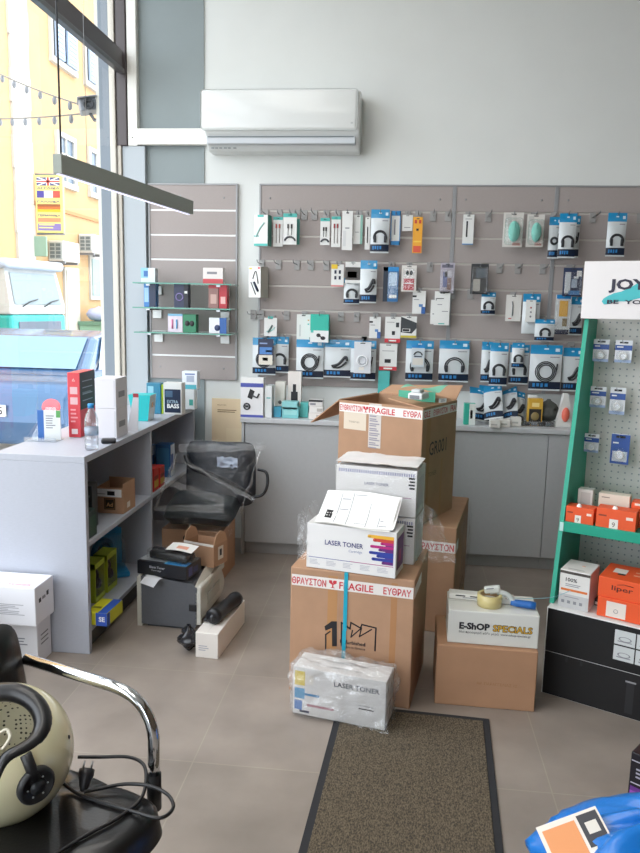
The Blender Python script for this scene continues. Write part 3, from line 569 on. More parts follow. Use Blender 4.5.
for i in range(2):
    t = thing('toner_box', ('white toner box at the bottom of film wrapped pair behind the front one', 'white toner box at the top of film wrapped pair against tall carton')[i], 'box', S2+Vector((0, 0, (SH+.004)*i)), S2R)
    b = MB().box(0, SW, 0, SD, 0, SH, CARD, .003)
    VI = mat('#8c8fb4', .5)
    b.text('LASER TONER', mat('#6c6f8c', .5), FM(SW*.36, -.0008, SH*.62), SW*.3, None, 'L', .01)
    for k in range(34): b.fr(.012+k*.0096, .017+k*.0096, SH*.86, SH*.93, VI)
    for k in range(4): b.fr(SW-.03-.004*(k % 2), SW-.008, SH*(.6+.07*k), SH*(.64+.07*k), INK)
    b.fr(.01, SW-.02, SH*.40, SH*.415, mat('#b58aa8', .5)); b.lines(.02, SW*.6, SH*.33, SH*.18, 2, mat('#c4c4cc', .5))
    b.lines(.02, SW*.5, SH*.12, SH*.02, 1, mat('#9b9ba6', .5)); b.sd(SW+.0006, .03, .16, .03, .16, mat('#d3d2d6', .5))
    b.build('box_body', t)
    film(wrapshell(SW, SD, SH-.003, .003, .006, 3+i), FILM).build('stretch_film', t)
t.children[0]
o = MB(); o.grid(lambda u, v: (-.005+u*.35, -.004+v*.19, .002+.010*abs(nz(u*4, v*4, 5))+.006*v), 14, 10, mat('#eeeceb', .3, coat=.3)); tag(o.build('packing_sheet', None, S2+Vector((0, 0, (SH+.004)*2+.008)), S2R), 'crinkled white sheet over the top of film wrapped toner boxes', 'sheet')
# delivery notes leaning between front box and wrapped pair
for k in range(2):
    o = MB(); ww, ln = .315, .21
    f = lambda u, v, k=k: (u*ww, -.008+v*.16, .004+k*.0025+.118*max(0, v-.12)**1.25+.004*math.sin(u*6+v*4+k))
    o.grid(f, 12, 10, mat('#f2f1ee', .5))
    if k:
        L_ = mat('#8d8f99', .6); g = lambda u0, u1, v0, v1, m: o.grid(lambda u, v: tuple(Vector(f(u0+(u1-u0)*u, v0+(v1-v0)*v))+Vector((0, -.001, .0012))), 4, 3, m)
        g(.06, .15, .25, .5, INK); g(.075, .09, .3, .5, WHITE); g(.11, .12, .25, .45, WHITE)
        for a in (.2, .36, .62, .78): g(a, a+.008, .1, .95, L_)
        for v_ in (.15, .3, .55, .8): g(.22, .34, v_, v_+.02, L_); g(.8, .9, v_, v_+.02, L_)
        for v_ in (.2, .9): g(.38, .6, v_, v_+.015, L_)
        g(.84, .9, .68, .85, INK)
    q = T1+Matrix.Rotation(T1R, 3, 'Z')@Vector((.03+.012*k, .005+.0*k, TH+.001))
    tag(o.build('delivery_note', None, q, T1R+R(-2+2*k)), ('lower paper sheet peeking out beneath the printed delivery note', 'printed white delivery note with barcode sloping up from front toner box')[k], 'paper')
# loose film trailing at both sides of the toner boxes
o = MB(); o.grid(lambda u, v: (-.035-.02*nz(u*5, v*5, 1)+.02*math.sin(v*3), .0+u*.2, .03+v*.2+.01*nz(u*9, v*9, 2)), 14, 14, BAGFILM).grid(lambda u, v: (-.04+u*.045+.01*nz(u*5, v*9, 1), .0+.02*nz(u*7, v*7, 4), .03+v*.19), 8, 14, BAGFILM)
tag(o.build('plastic_film', None, T1+Vector((0, .0, 0)), T1R), 'crumpled clear film hanging at left end of front toner box', 'plastic film')
o = MB(); o.grid(lambda u, v: (u*.15*(1-v*.65)+.02*nz(u*5, v*5, 6), .03*nz(u*4, v*4, 8)+u*.05, .006+v*.26-.05*u*v+.012*abs(nz(u*8, v*8, 7))), 16, 16, BAGFILM)
tag(o.build('plastic_film', None, S2+Matrix.Rotation(S2R, 3, 'Z')@Vector((SW+.018, .03, .0)), S2R), 'trailing clear film on the right of the wrapped toner boxes', 'plastic film')
# ---- bagged toner box on the mat
BG = Vector((-.372, 2.735, .0095)); BR = R(-12.0); BW, BD, BH = .375, .13, .198
t = thing('toner_box', 'white toner box in a clear plastic bag standing on floor before the carton', 'box', BG, BR)
b = MB().box(0, BW, 0, BD, 0, BH, CARD, .003)
b.text('TONER Cartridge', mat('#55555e', .5), TM(.11, .075, BH+.0008), .17, .018); b.text('TONER Cartridge', mat('#77777e', .5), TM(.11, .03, BH+.0008), .16, .016)
b.text('LASER TONER', mat('#5e6470', .5), FM(.17, -.0008, BH*.72), .18, .02, 'L', .02)
b.fr(.008, .05, BH*.62, BH*.92, mat('#e7cf5a', .5)); b.fr(.05, .085, BH*.66, BH*.86, mat('#f0ece4', .5)); b.fr(.008, .05, BH*.34, BH*.56, mat('#4d9fd0', .5)); b.fr(.008, .04, BH*.1, BH*.3, mat('#2b6bb5', .5)); b.fr(.03, .07, BH*.05, BH*.1, mat('#25304f', .5))
b.fr(.05, .11, BH*.42, BH*.47, mat('#4f8fc0', .5)); b.fr(.06, .17, BH*.2, BH*.25, mat('#b77f8b', .5)); b.fr(.27, .33, BH*.35, BH*.37, INK); b.fr(.27, .33, BH*.42, BH*.43, GREYINK)
b.build('box_body', t)
film(wrapshell(BW, BD, BH, .006, .034, 11, 30), BAG2).build('plastic_bag', t)
# ---- beige carton, white shipping carton, tape gun
BE = Vector((.193, 2.905, 0)); BER = R(-1.2)
t = thing('cardboard_carton', 'low plain brown carton under the white shipping carton', 'carton', BE, BER)
b = MB().box(0, .40, 0, .30, 0, .258, mat('#b08768', .8, noise_amt=.05, scale=8), .004); b.text('ΑΡ. ΠΑΡΑΓΓΕΛΙΑΣ 12', mat('#a27650', .8), FM(.165, -.0008, .1), .16); b.build('box_body', t)
ES = Vector((.234, 2.93, .2595)); ER = R(-1.6); EW, ED, EH = .36, .21, .14
t = thing('shipping_carton', 'white mailing carton with black and yellow lettering on plain brown carton', 'carton', ES, ER)
b = MB().box(0, EW, 0, ED, 0, EH, mat('#dcdcd6', .55), .004); b.text('E-ShOP', INK, FM(.045, -.0008, .062), .122, .03, 'L', .05); b.text('SPECiALS', mat('#2a2622', .5), FM(.178, -.0008, .060), .158, .031, 'L', .06); b.text('SPECiALS', mat('#d9a92c', .5), FM(.180, -.0014, .062), .154, .027, 'L', .015)
b.text('Μια προσφορά κάθε μέρα  www.eshop-specials.gr', mat('#55534e', .5), FM(.045, -.0008, .043), .285, None, 'L', .01); b.tp(.01, .35, .1, .103, EH+.0005, mat('#b9b8b2', .6)); b.build('box_body', t)
TZ = ES+Vector((0, 0, EH+.0015))
o = MB().box(0, .27, 0, .055, 0, .026, mat('#e3e2dc', .5), .006); o.fr(.03, .07, .016, .021, INK, -.0008); o.fr(.09, .12, .016, .021, INK, -.0008); o.lines(.06, .2, .013, .005, 1, GREYINK); tag(o.build('flat_pack', None, TZ+Vector((.004, .115, 0)), R(-6)), 'flat white pack lying behind tape gun on the white mailing carton', 'pack')
t = thing('tape_dispenser', 'packing tape gun with yellow roll and blue handle on white mailing carton', 'tape dispenser', TZ+Vector((.165, .045, .0)), R(-8))
Mr = Matrix.Translation((.0, .03, .0))
MB().lathe([(.038, 0), (.05, 0), (.05, .048), (.038, .048), (.038, 0)], mat('#d8c98c', .3, coat=.3), 32, Mr).lathe([(.036, .002), (.038, .002), (.038, .046), (.036, .046), (.036, .002)], mat('#a98c62', .6), 32, Mr).build('tape_roll', t)
gb = MB().tube(smooth_path([(.0, .03, .055), (.03, .035, .06), (.07, .035, .05), (.095, .032, .025)], 5), [.011]*15+[.013], mat('#c7ccc8', .35), 8); gb.box(-.01, .055, .02, .046, .05, .078, mat('#d2d6d0', .35), .006, Matrix.Rotation(R(-12), 4, 'Y')).box(.0, .03, .018, .048, .07, .074, MGREY, .001, Matrix.Rotation(R(-12), 4, 'Y')); gb.build('frame', t)
MB().tube([(.085, .03, .022), (.11, .03, .02), (.16, .026, .02), (.185, .024, .02)], [.012, .015, .0165, .015], mat('#1f62ad', .4), 12).build('handle', t)
MB().tube(smooth_path([(.03, .03, .05), (.1, .06, .03), (.25, .09, .04), (.36, .16, .075)], 6), .0012, mat('#8fc3d0', .4), 5).build('tape_strand', t)

# ================================================================ black boxes and the turquoise display stand
BK = Vector((.650, 3.068, 0)); BKR = R(-27.7); KW, KD, KH = .66, .52, .1915
BLK = mat('#141416', .45)
for i in range(2):
    t = thing('appliance_box', ('black appliance box with white edges, lower of two under the turquoise stand', 'black appliance box with white top, upper of two under the turquoise stand')[i], 'box', BK+Vector((0, 0, (KH+.0012)*i)), BKR)
    b = MB().box(0, KW, 0, KD, 0, KH, mat('#dfe0df', .5), .003); b.fr(.005, KW-.004, .003 if i == 0 else .0006, KH-.0006 if i == 0 else KH-.004, BLK, -.0008)
    if i:
        for (c0, c1, r0, r1) in ((0, .078, 0, 1), (.083, .16, 0, 1)):
            for r in range(2):
                x_ = .275+c0; z_ = .04+.066*(1-r); b.fr(x_, x_+.078, z_, z_+.06, mat('#cfd3d3', .5), -.0012); b.text('○', GREYINK, FM(x_+.04, -.0016, z_+.015), .05, .02, 'C'); b.fr(x_+.012, x_+.066, z_+.012, z_+.016, GREYINK, -.0016)
    else: b.fr(.335, .365, .02, .155, mat('#2a2a2e', .3), -.0012); b.fr(.33, .37, .15, .157, mat('#9b9ca0', .4), -.0014); b.fr(.09, .1, .165, .185, mat('#26262a', .4), -.0012); b.fr(.15, .16, .165, .185, mat('#26262a', .4), -.0012)
    b.build('box_body', t)
def peg_mat():
    m = bpy.data.materials.new('pegboard'); m.use_nodes = True; nt = m.node_tree; b = nt.nodes['Principled BSDF']; b.inputs['Roughness'].default_value = .5
    tc = nt.nodes.new('ShaderNodeTexCoord'); vm = nt.nodes.new('ShaderNodeVectorMath'); vm.operation = 'SCALE'; vm.inputs['Scale'].default_value = 1/.029; nt.links.new(tc.outputs['Object'], vm.inputs[0])
    fr = nt.nodes.new('ShaderNodeVectorMath'); fr.operation = 'FRACTION'; nt.links.new(vm.outputs[0], fr.inputs[0])
    mu = nt.nodes.new('ShaderNodeVectorMath'); mu.operation = 'MULTIPLY'; mu.inputs[1].default_value = (1, 0, 1); nt.links.new(fr.outputs[0], mu.inputs[0])
    ds = nt.nodes.new('ShaderNodeVectorMath'); ds.operation = 'DISTANCE'; ds.inputs[1].default_value = (.5, 0, .5); nt.links.new(mu.outputs[0], ds.inputs[0])
    lt = nt.nodes.new('ShaderNodeMath'); lt.operation = 'LESS_THAN'; lt.inputs[1].default_value = .13; nt.links.new(ds.outputs['Value'], lt.inputs[0])
    mx = nt.nodes.new('ShaderNodeMix'); mx.data_type = 'RGBA'; mx.inputs[6].default_value = lin('#c9c8c3'); mx.inputs[7].default_value = lin('#848d90'); nt.links.new(lt.outputs[0], mx.inputs[0]); nt.links.new(mx.outputs[2], b.inputs['Base Color']); return m
ST = Vector((.666, 3.108, 2*(KH+.0012)+.001)); STR = R(-25); SWD = .64; TQ = mat('#1a9e83', .45); TQD = mat('#168a73', .5)
t = thing('display_stand', 'turquoise pegboard display stand with white header board on the black boxes', 'display stand', ST, STR)
fy = lambda z: .26*z/1.19
for xx in (0, SWD-.018):
    MB().add([(x, y, z) for x in (xx, xx+.018) for (y, z) in ((0, 0), (.47, 0), (.47, 1.19), (.26, 1.19))], [(0, 1, 2, 3), (7, 6, 5, 4), (0, 4, 5, 1), (1, 5, 6, 2), (2, 6, 7, 3), (3, 7, 4, 0)], TQ).build('side_panel', t)
MB().box(.018, SWD-.018, .44, .452, 0.004, 1.19, peg_mat()).build('pegboard', t)
zs = .338
b = MB().box(.018, SWD-.018, fy(zs)+.005, .44, zs-.012, zs, TQD).box(.004, SWD-.004, fy(zs)-.006, fy(zs)+.006, zs-.04, zs+.004, TQ, .002).box(.004, .02, fy(zs)-.009, fy(zs)-.005, zs-.038, zs, mat('#bfe0dc', .3), .001); b.build('shelf', t)
HY = .235; HO = ST+Matrix.Rotation(STR, 3, 'Z')@Vector((0, HY, 1.19))
hx = lambda zx, zy: OP(HO, STR, 570+zx*.109375, 250+zy*.109375)
b = MB().box(-.012, SWD+.012, HY, HY+.035, 1.19, 1.428, mat('#e4e0e0', .5), .003)
bl = [hx(*q) for q in ((290, 470), (305, 445), (345, 420), (400, 395), (470, 380), (560, 340), (640, 290), (800, 250), (960, 300), (940, 400), (760, 420), (640, 440), (520, 470), (400, 470), (370, 492), (310, 498))]
b.poly([(q[0], HY-.0012, 1.19+q[1]) for q in bl], mat('#3fb5bb', .5))
HN = mat('#221f38', .5)
p = hx(350, 392); b.text('JOYROOM', HN, FM(p[0], HY-.002, 1.19+p[1]), None, .057, 'L', .035, 1.42)
p = hx(338, 492); b.text('BE  YOU', HN, FM(p[0], HY-.0028, 1.19+p[1]), .165, .017, 'L', .03)
b.build('header_board', t)
def loc_st(x, y, z): return ST+Matrix.Rotation(STR, 3, 'Z')@Vector((x, y, z))
PB = ST+Matrix.Rotation(STR, 3, 'Z')@Vector((0, .36, 0))
def peg(px0, py0, px1, py1, label, kind):
    a = OP(PB, STR, px0, py0); c = OP(PB, STR, px1, py1); w, h = c[0]-a[0], a[1]-c[1]
    t = thing('cable_pack', label, 'cable pack', loc_st(a[0], .36, c[1]), STR, None)
    b = MB().box(0, w, 0, .0012, 0, h, mat('#e6e9ee', .4)); bz = mat('#24509f', .4)
    if kind == 'blue': b.fr(0, w, 0, h*.98, bz); b.fr(w*.1, w*.9, h*.08, h*.42, mat('#d8dee6', .4), -.001)
    else: b.fr(0, w, h*.55, h*.78, bz); b.fr(0, w, 0, h*.12, mat('#9fb4d8', .4))
    b.fr(w*.25, w*.75, h*.86, h*.93, INK, -.0012); b.lines(w*.1, w*.6, h*.72, h*.6, 1, WHITE, -.0012); b.build('backing_card', t)
    MB().ell((w*.5, -.004, h*.3), (w*.4, .018, h*.26), BLISTER, None, 14, 10).build('blister', t)
    MB().tube(arc((w*.5, h*.3), w*.22, 0, 6.2, 16, 'xz', -.006), .0035, mat('#f0f0f0', .4), 6).build('cable', t)
    MB().tube([(w*.5, .08, h*.9), (w*.5, -.03, h*.9), (w*.5, -.04, h*.95)], .002, STEEL, 5)
    hk = MB().tube([(0, .079, 0), (0, -.03, .0), (0, -.045, .012)], .002, STEEL, 6); tag(hk.build('peg_hook', None, loc_st(a[0]+w*.5, .36, c[1]+h*.905), STR), 'wire peg hook carrying the '+label.split(' on ')[0][:60], 'hook')
peg(594, 339, 608, 362, 'white and blue cable pack on pegboard, left of top pair', 'w'); peg(616, 340, 631, 363, 'white blue cable pack hanging right in the top pair on pegboard', 'w')
peg(591, 386, 605, 408, 'white and blue cable pack left in the middle pair on pegboard', 'w'); peg(611, 387, 624, 415, 'narrow white cable pack right in the middle pair on pegboard', 'w')
peg(585, 433, 598, 453, 'small blue and white cable pack low at left on pegboard', 'w'); peg(612, 433, 628, 465, 'mostly blue card pack low on the right on pegboard', 'blue')
def sbox(o, rz, x, y, z, w, d, h, m, label, art=None, name='product_box', cat='box', bev=.0015, group=None, trz=0):
    b = MB().box(0, w, 0, d, 0, h, m, bev, seg=1)
    if art: art(b, w, d, h)
    q = Vector(o)+Matrix.Rotation(rz, 3, 'Z')@Vector((x, y, z)); return tag(b.build(name, None, q, rz+trz), label, cat, group)
def sx(px, py, y): q = OP(loc_st(0, y, 0), STR, px, py); return q[0]
zt = zs+.001
def art_or(b, w, d, h):
    b.fr(w*.34, w*.56, .001, h*.5, mat('#e9e4dc', .5)); b.text('9', mat('#5c3a2c', .5), FM(w*.45, -.001, h*.1), None, h*.25, 'C'); b.text('tag', INK, FM(w*.06, -.0008, h*.55), w*.2, h*.12) if 0 else b.fr(w*.06, w*.26, h*.6, h*.68, mat('#8c3a22', .5)); b.fr(w*.75, w*.92, h*.55, h*.7, mat('#f0d9cc', .5))
    b.ell((w*.45, .012, h), (.011, .008, .014), mat('#f0ece6', .4), None, 12, 8)
x0 = sx(565.5, 515, .085); x1 = sx(593.5, 518, .085); sbox(ST, STR, x0, .085, zt, x1-x0, .07, .068, ORANGE, 'small orange bulb box at the left end of turquoise shelf', art_or)
x2 = sx(596, 520, .085); sbox(ST, STR, x2, .082, zt, .155, .07, .082, ORANGE, 'wide orange bulb box beside the small one on turquoise shelf', art_or)
x3 = sx(577, 505, .19); sbox(ST, STR, x3, .19, zt, .062, .05, .125, mat('#d8d6d0', .5), 'slim white box standing behind small orange bulb box', lambda b, w, d, h: b.fr(w*.2, w*.85, h*.5, h*.9, mat('#c2bfba', .5)))
x4 = sx(598, 505, .19); sbox(ST, STR, x4, .19, zt, .125, .05, .12, mat('#ded2c2', .5), 'pale beige box with round motif behind wide orange bulb box', lambda b, w, d, h: (b.tube(arc((w*.5, h*.42), .025, 0, 6.28, 20, 'xz', -.001), .0008, mat('#b8a794', .5), 4), b.lines(w*.1, w*.4, h*.88, h*.8, 1, mat('#8c8074', .5))))
sbox(ST, STR, x4+.135, .165, zt, .13, .07, .105, ORANGE, 'orange box at right behind wide bulb box, cut by picture edge', lambda b, w, d, h: (b.fr(w*.1, w*.9, h*.88, h*.97, mat('#ead9cc', .5)), b.fr(w*.3, w*.62, h*.3, h*.7, mat('#7c3a24', .5))))
# boxes at the foot of the stand
WBX = OP(BK, BKR, 555, 613); KT = 2*(KH+.0012)+.0006
def art_w(b, w, d, h):
    b.fr(0, w, h*.90, h*.97, mat('#4f4a46', .5)); b.text('100%', INK, FM(w*.2, -.001, h*.70), w*.38, h*.1, 'L', .02); b.lines(w*.2, w*.75, h*.64, h*.55, 2, GREYINK); b.fr(w*.06, w*.94, h*.45, h*.51, mat('#e07a3a', .5), -.001); b.fr(0, w, 0, h*.36, mat('#c6c6c6', .5))
    for k in range(4): b.fr(w*(.1+.2*k), w*(.2+.2*k), h*.12, h*.2, GREYINK, -.001)
    b.lines(w*.2, w*.7, h*.3, h*.26, 1, GREYINK, -.001); b.lathe([(.008, 0), (.008, .0006)], mat('#e2b9a0', .5), 12, TM(w*.6, d*.55, h)); b.tp(w*.2, w*.75, d*.12, d*.18, h+.0006, mat('#b7b7b7', .5))
pw = OP(BK, BKR, 557, 600)
sbox(BK, BKR, .034, .035, KT, .122, .15, .162, mat('#e2e0dc', .5), 'white box with grey lower band at left foot of turquoise stand', art_w)
def art_l(b, w, d, h):
    b.text('liper', mat('#5a1f14', .5), FM(w*.18, -.001, h*.35), w*.28, h*.32, 'L', .01); b.tube([(w*.25, -.001, h*.72), (w*.34, -.001, h*.8), (w*.46, -.001, h*.76)], .0012, mat('#5a1f14', .5), 4); b.fr(w*.86, w*.99, h*.25, h*.6, mat('#e9dfd6', .5))
    b.tp(w*.12, w*.3, d*.4, d*.7, h+.0006, mat('#e9e0d8', .5)); b.tp(w*.2, w*.3, d*.3, d*.4, h+.0008, INK); b.tp(w*.4, w*.8, d*.6, d*.66, h+.0006, mat('#f2b79c', .5)); b.tp(w*.4, w*.75, d*.4, d*.46, h+.0006, mat('#f2b79c', .5))
def art_l2(b, w, d, h):
    b.fr(w*.12, w*.38, h*.08, h*.85, mat('#e6dcd2', .5)); b.tube(arc((w*.25, h*.4), .008, 0, 6.28, 12, 'xz', -.0012), .001, GREYINK, 4); b.fr(w*.62, w*.78, h*.1, h*.85, mat('#e0873c', .5)); b.text('#', INK, FM(w*.7, -.0012, h*.25), None, h*.45, 'C')
for i in range(2): sbox(BK, BKR, .192-.004*i, .03+.006*i, KT+.0825*i, .29, .2, .082, ORANGE, ('lower of two stacked orange lamp boxes on black box', 'upper of two stacked orange lamp boxes on black box')[i], (art_l2, art_l)[i])
sbox(BK, BKR, .158, .13, KT, .03, .06, .03, DGREY, 'little dark box between white box and orange lamp boxes', lambda b, w, d, h: b.fr(w*.1, w*.9, h*.2, h*.6, WHITE))
# ---- right foreground: purple box and blue bag
o = Vector((.785, 2.31, 0))
b = MB().box(0, .24, 0, .1, 0, .215, mat('#17131d', .35), .003); b.fr(.006, .234, .05, .1, mat('#6d3a8f', .4)); b.fr(.006, .16, .06, .085, mat('#a05ac0', .4), -.001); b.fr(.004, .236, .186, .19, mat('#b9b4c2', .4)); b.fr(.006, .2, .11, .114, mat('#cfc9d8', .4)); b.lines(.02, .15, .165, .125, 3, mat('#b9b4c2', .4))
tag(b.build('product_box', None, o, R(-38)), 'black box with purple print standing at the right picture edge', 'box')
tag(MB().box(0, .11, 0, .10, 0, .055, mat('#2c2a30', .5), .006).build('product_box', None, Vector((.745, 2.11, 0)), R(-38)), 'low dark box behind blue plastic bag beside purple printed box', 'box')
def bagfn(u, v):
    an = 2*math.pi*u; r = math.sin(math.pi*min(v*.92+.0, 1)); z = .37*(1-math.cos(math.pi*v))/2
    x, y = .38*r*math.cos(an)*(1-.2*v), .27*r*math.sin(an)*(1-.25*v)
    k = 1+.22*nz(math.cos(an)*2, math.sin(an)*2, v*3)+.10*nz(math.cos(an)*6, math.sin(an)*6, v*8)
    return (x*k, y*k, max(.001, z*(1+.18*nz(math.cos(an)*3+5, math.sin(an)*3, v*2)) if v < .97 else z))
t = thing('plastic_bag', 'bright blue plastic bag slumped on floor at bottom right', 'bag', (.75, 1.76, 0))
MB().grid(bagfn, 64, 32, mat('#1273c8', .28, coat=.3, bump=.5, scale=14)).build('bag_body', t)
bo = t.children[0]; bl_ = Vector((.75, 1.76, 0)); best = None
for p_ in bo.data.polygons:
    wv = p_.center+bl_; dv = wv-EYE; pr_ = (320+FPX*dv.dot(CR)/dv.dot(CF), 426.5-FPX*dv.dot(CU)/dv.dot(CF)); e_ = math.hypot(pr_[0]-572, pr_[1]-846)
    if e_ < 9 and (best is None or dv.length < best[0]): best = (dv.length, wv.copy(), p_.normal.copy())
N_ = best[2] if best[2].z > 0 else -best[2]
N_ = (N_*.4+Vector((0, -.45, .9))).normalized(); X_ = Vector((.93, .3, 0)); X_ = (X_-N_*X_.dot(N_)).normalized(); Y_ = N_.cross(X_)
LM = Matrix((X_, Y_, N_)).transposed().to_4x4()
b = MB().box(-.075, .085, -.07, .06, 0, .0012, mat('#e7ddd2', .5), M=LM); b.tp(-.065, .02, -.065, .045, .0018, mat('#e0955f', .5), LM).tp(.028, .08, -.03, .052, .0018, mat('#3a3a40', .5), LM).tp(.04, .07, .0, .03, .0024, mat('#d8d2c8', .5), LM)
tag(b.build('leaflet', None, best[1]+N_*.028), 'orange and white printed leaflet lying on the blue bag', 'leaflet')
# ================================================================ left cartons beside the display shelf
LWm = mat('#e2e3e8', .5)
def left_art(b, w, d, h, top):
    if top:
        b.text('TONER', mat('#d59aa8', .5), TM(w-.14, .02, h+.0008), .11, .02, 'L', .02); b.tp(w-.3, w-.17, .03, .036, h+.0008, GREYINK)
        b.lines(w-.25, w-.05, h*.55, h*.25, 7, mat('#a9abb2', .5)); b.fr(w-.32, w-.18, h*.66, h*.68, GREYINK); b.lines(w-.42, w-.29, h*.9, h*.7, 2, GREYINK); b.text('△', GREYINK, FM(w-.17, -.001, h*.76), None, .02, 'C')
        b.sd(w+.0008, .03, .05, h*.55, h*.66, INK); b.sd(w+.0008, .1, .12, h*.6, h*.72, INK); b.sd(w+.0008, .06, .09, h*.58, h*.66, GREYINK)
    else:
        b.lines(w-.15, w-.04, h*.62, h*.42, 3, mat('#8d8f98', .5))
        for k in range(3): b.sd(w+.0008, .03, .03+.07, h*(.42+.1*k), h*(.45+.1*k), mat('#77787f', .5))
def bigbox(name, label, loc, rz, w, d, h, m, art=None, cat='box'):
    t = thing(name, label, cat, loc, rz); b = MB().box(0, w, 0, d, 0, h, m, .004)
    if art: art(b, w, d, h)
    b.build('box_body', t); return t
q = G(38.5, 666)
bigbox('toner_carton', 'white printed carton on the floor, lower of two by shelf end panel', (q.x-.40, q.y-.0, 0), R(0), .40, .13, .205, LWm, lambda b, w, d, h: left_art(b, w, d, h, 0))
bigbox('toner_carton', 'white carton with pink lettering on lid, upper of two by shelf end panel', (q.x-.40+.022, q.y-.045, .206), R(-.5), .40, .17, .175, mat('#e9eaf0', .5), lambda b, w, d, h: left_art(b, w, d, h, 1))

# ================================================================ printer group
PR = Vector((-1.262, 3.45, 0)); PRR = R(-3); PW, PD, PH = .335, .40, .265
PG = mat('#5d6066', .5, noise_amt=.04, scale=60, bump=.03); PC = mat('#cfcdc4', .5)
t = thing('printer', 'dark grey laser printer with cream front standing on the tiled floor', 'printer', PR, PRR)
pts = [(0.02, 0.012), (.30, .012), (.31, .04), (.31, .215), (.29, .24), (.05, PH-.002), (.02, PH-.006)]
MB().prism(pts, PD, PG).build('printer_body', t)
MB().prism([(0, 0), (.024, 0), (.024, PH-.01), (.012, PH), (0, PH-.01)], PD, PC).build('rear_cover', t)
b = MB(); cv = []
for k in range(9): a = k/8; cv.append((.312+.022*math.sin(math.pi*a*.5), .205+.05*a*(1.6-a*.6)))
b.grid(lambda u, v: (.312+.022*math.sin(v*3.14), .004+u*(PD-.008), .03+v*.165), 2, 8, PC).box(.308, .335, 0, PD, .19, .23, PC, .01, seg=3).box(.30, .33, .0, .02, .03, .2, PC, .003).box(.332, .337, .1, .3, .1, .16, mat('#b7b5ac', .5), .002)
b.grid(lambda u, v: (.30+.03*v, u*PD, .215+.045*math.sin(math.pi*u)*1.0*(1-v)+.012*(1-v)), 12, 3, PC)
b.build('front_cover', t)
MB().box(.27, .31, -.004, .004, .10, .135, BLACK, .003).build('side_latch', t)
MB().box(.05, .28, .01, PD-.01, 0, .012, DGREY).build('foot', t)
ZP = PH+.001
def PL(x, y, z): return PR+Matrix.Rotation(PRR, 3, 'Z')@Vector((x, y, z))
t = thing('toner_box', 'black printed toner box with blue lid edge lying on the printer', 'box', PL(-.005, .02, ZP), PRR+R(-9))
b = MB().box(0, .275, 0, .155, 0, .068, mat('#1d1f26', .35, coat=.3), .002); b.tp(.0, .18, .02, .15, .0686, mat('#a9adb3', .4)); b.tp(.16, .272, .0, .06, .069, mat('#2f86c4', .4)); b.tp(.15, .16, .0, .06, .0692, mat('#5fb0d6', .4))
b.text('Blank Toner', mat('#c9ccd4', .5), FM(.07, -.0008, .038), .085, .012, 'L', .01); b.text('Cartridge', mat('#c9ccd4', .5), FM(.08, -.0008, .022), .055, .010)
b.sd(.2756, .02, .06, .01, .055, mat('#4a4f86', .4)); b.sd(.2756, .07, .12, .015, .045, mat('#2f3a66', .4)); b.build('box_body', t)
t = thing('toner_cartridge', 'black toner cartridge in shiny bag on top of black toner box', 'toner cartridge', PL(.045, .045, ZP+.0705), PRR+R(-14))
MB().box(0, .22, 0, .06, .004, .044, BLACK, .012, seg=3).tube([(-.004, .055, .028), (.224, .055, .028)], .022, mat('#22242a', .25), 14).build('cartridge_body', t)
film(wrapshell(.225, .085, .044, .004, .012, 31, 14), FILM).build('bag', t)
o = MB().grid(lambda u, v: (u*.145, v*.085, .004*math.sin(u*4)+.012*v), 8, 5, mat('#eeece8', .5)); o.grid(lambda u, v: (.05+u*.06, .02+v*.03, .0012+.004*math.sin((.05+u*.06)/.145*4)+.012*(.02+v*.03)/.085), 4, 3, mat('#e5a58c', .5))
tag(o.build('leaflet', None, PL(.135, .035, ZP+.0705+.058), PRR+R(-8)), 'white leaflet with orange stamp lying across the shiny black cartridge', 'leaflet')
o = MB().grid(lambda u, v: (u*.10, -v*.06-.0, .0012 if v < .4 else .0012-.05*(v-.4)), 4, 6, mat('#dedfe4', .5)); tag(o.build('paper_sheet', None, PL(.055, .028, ZP-.002), PRR+R(-28)), 'small white paper hanging out from under the black toner box', 'paper')
t = thing('cardboard_carton', 'small open brown carton with raised side flaps on the rear of printer', 'carton', PL(.165, .225, ZP), PRR+R(-16))
w, d, h = .185, .13, .115
b = MB().box(0, w, 0, .004, 0, h, KRAFT).box(0, w, d-.004, d, 0, h, KRAFT).box(0, .004, .004, d-.004, 0, h, KRAFT).box(w-.004, w, .004, d-.004, 0, h, KRAFT).box(.004, w-.004, .004, d-.004, 0, .004, KRAFTD)
b.box(.002, w-.002, -.001, .001, h-.006, h+.006, mat('#e6e0d8', .6)); b.sd(w+.0006, .04, .09, .03, .1, mat('#dcd3c6', .5)); b.sd(w+.001, .055, .075, .05, .085, INK); b.build('box_body', t)
for xx in (0, w-.004): MB().prism([(0, 0), (d, 0), (d*.82, .05), (d*.5, .068), (d*.18, .05)], .004, KRAFTL, Matrix(((0, 1, 0, xx), (1, 0, 0, 0), (0, 0, 1, h), (0, 0, 0, 1)))).build('flap', t)
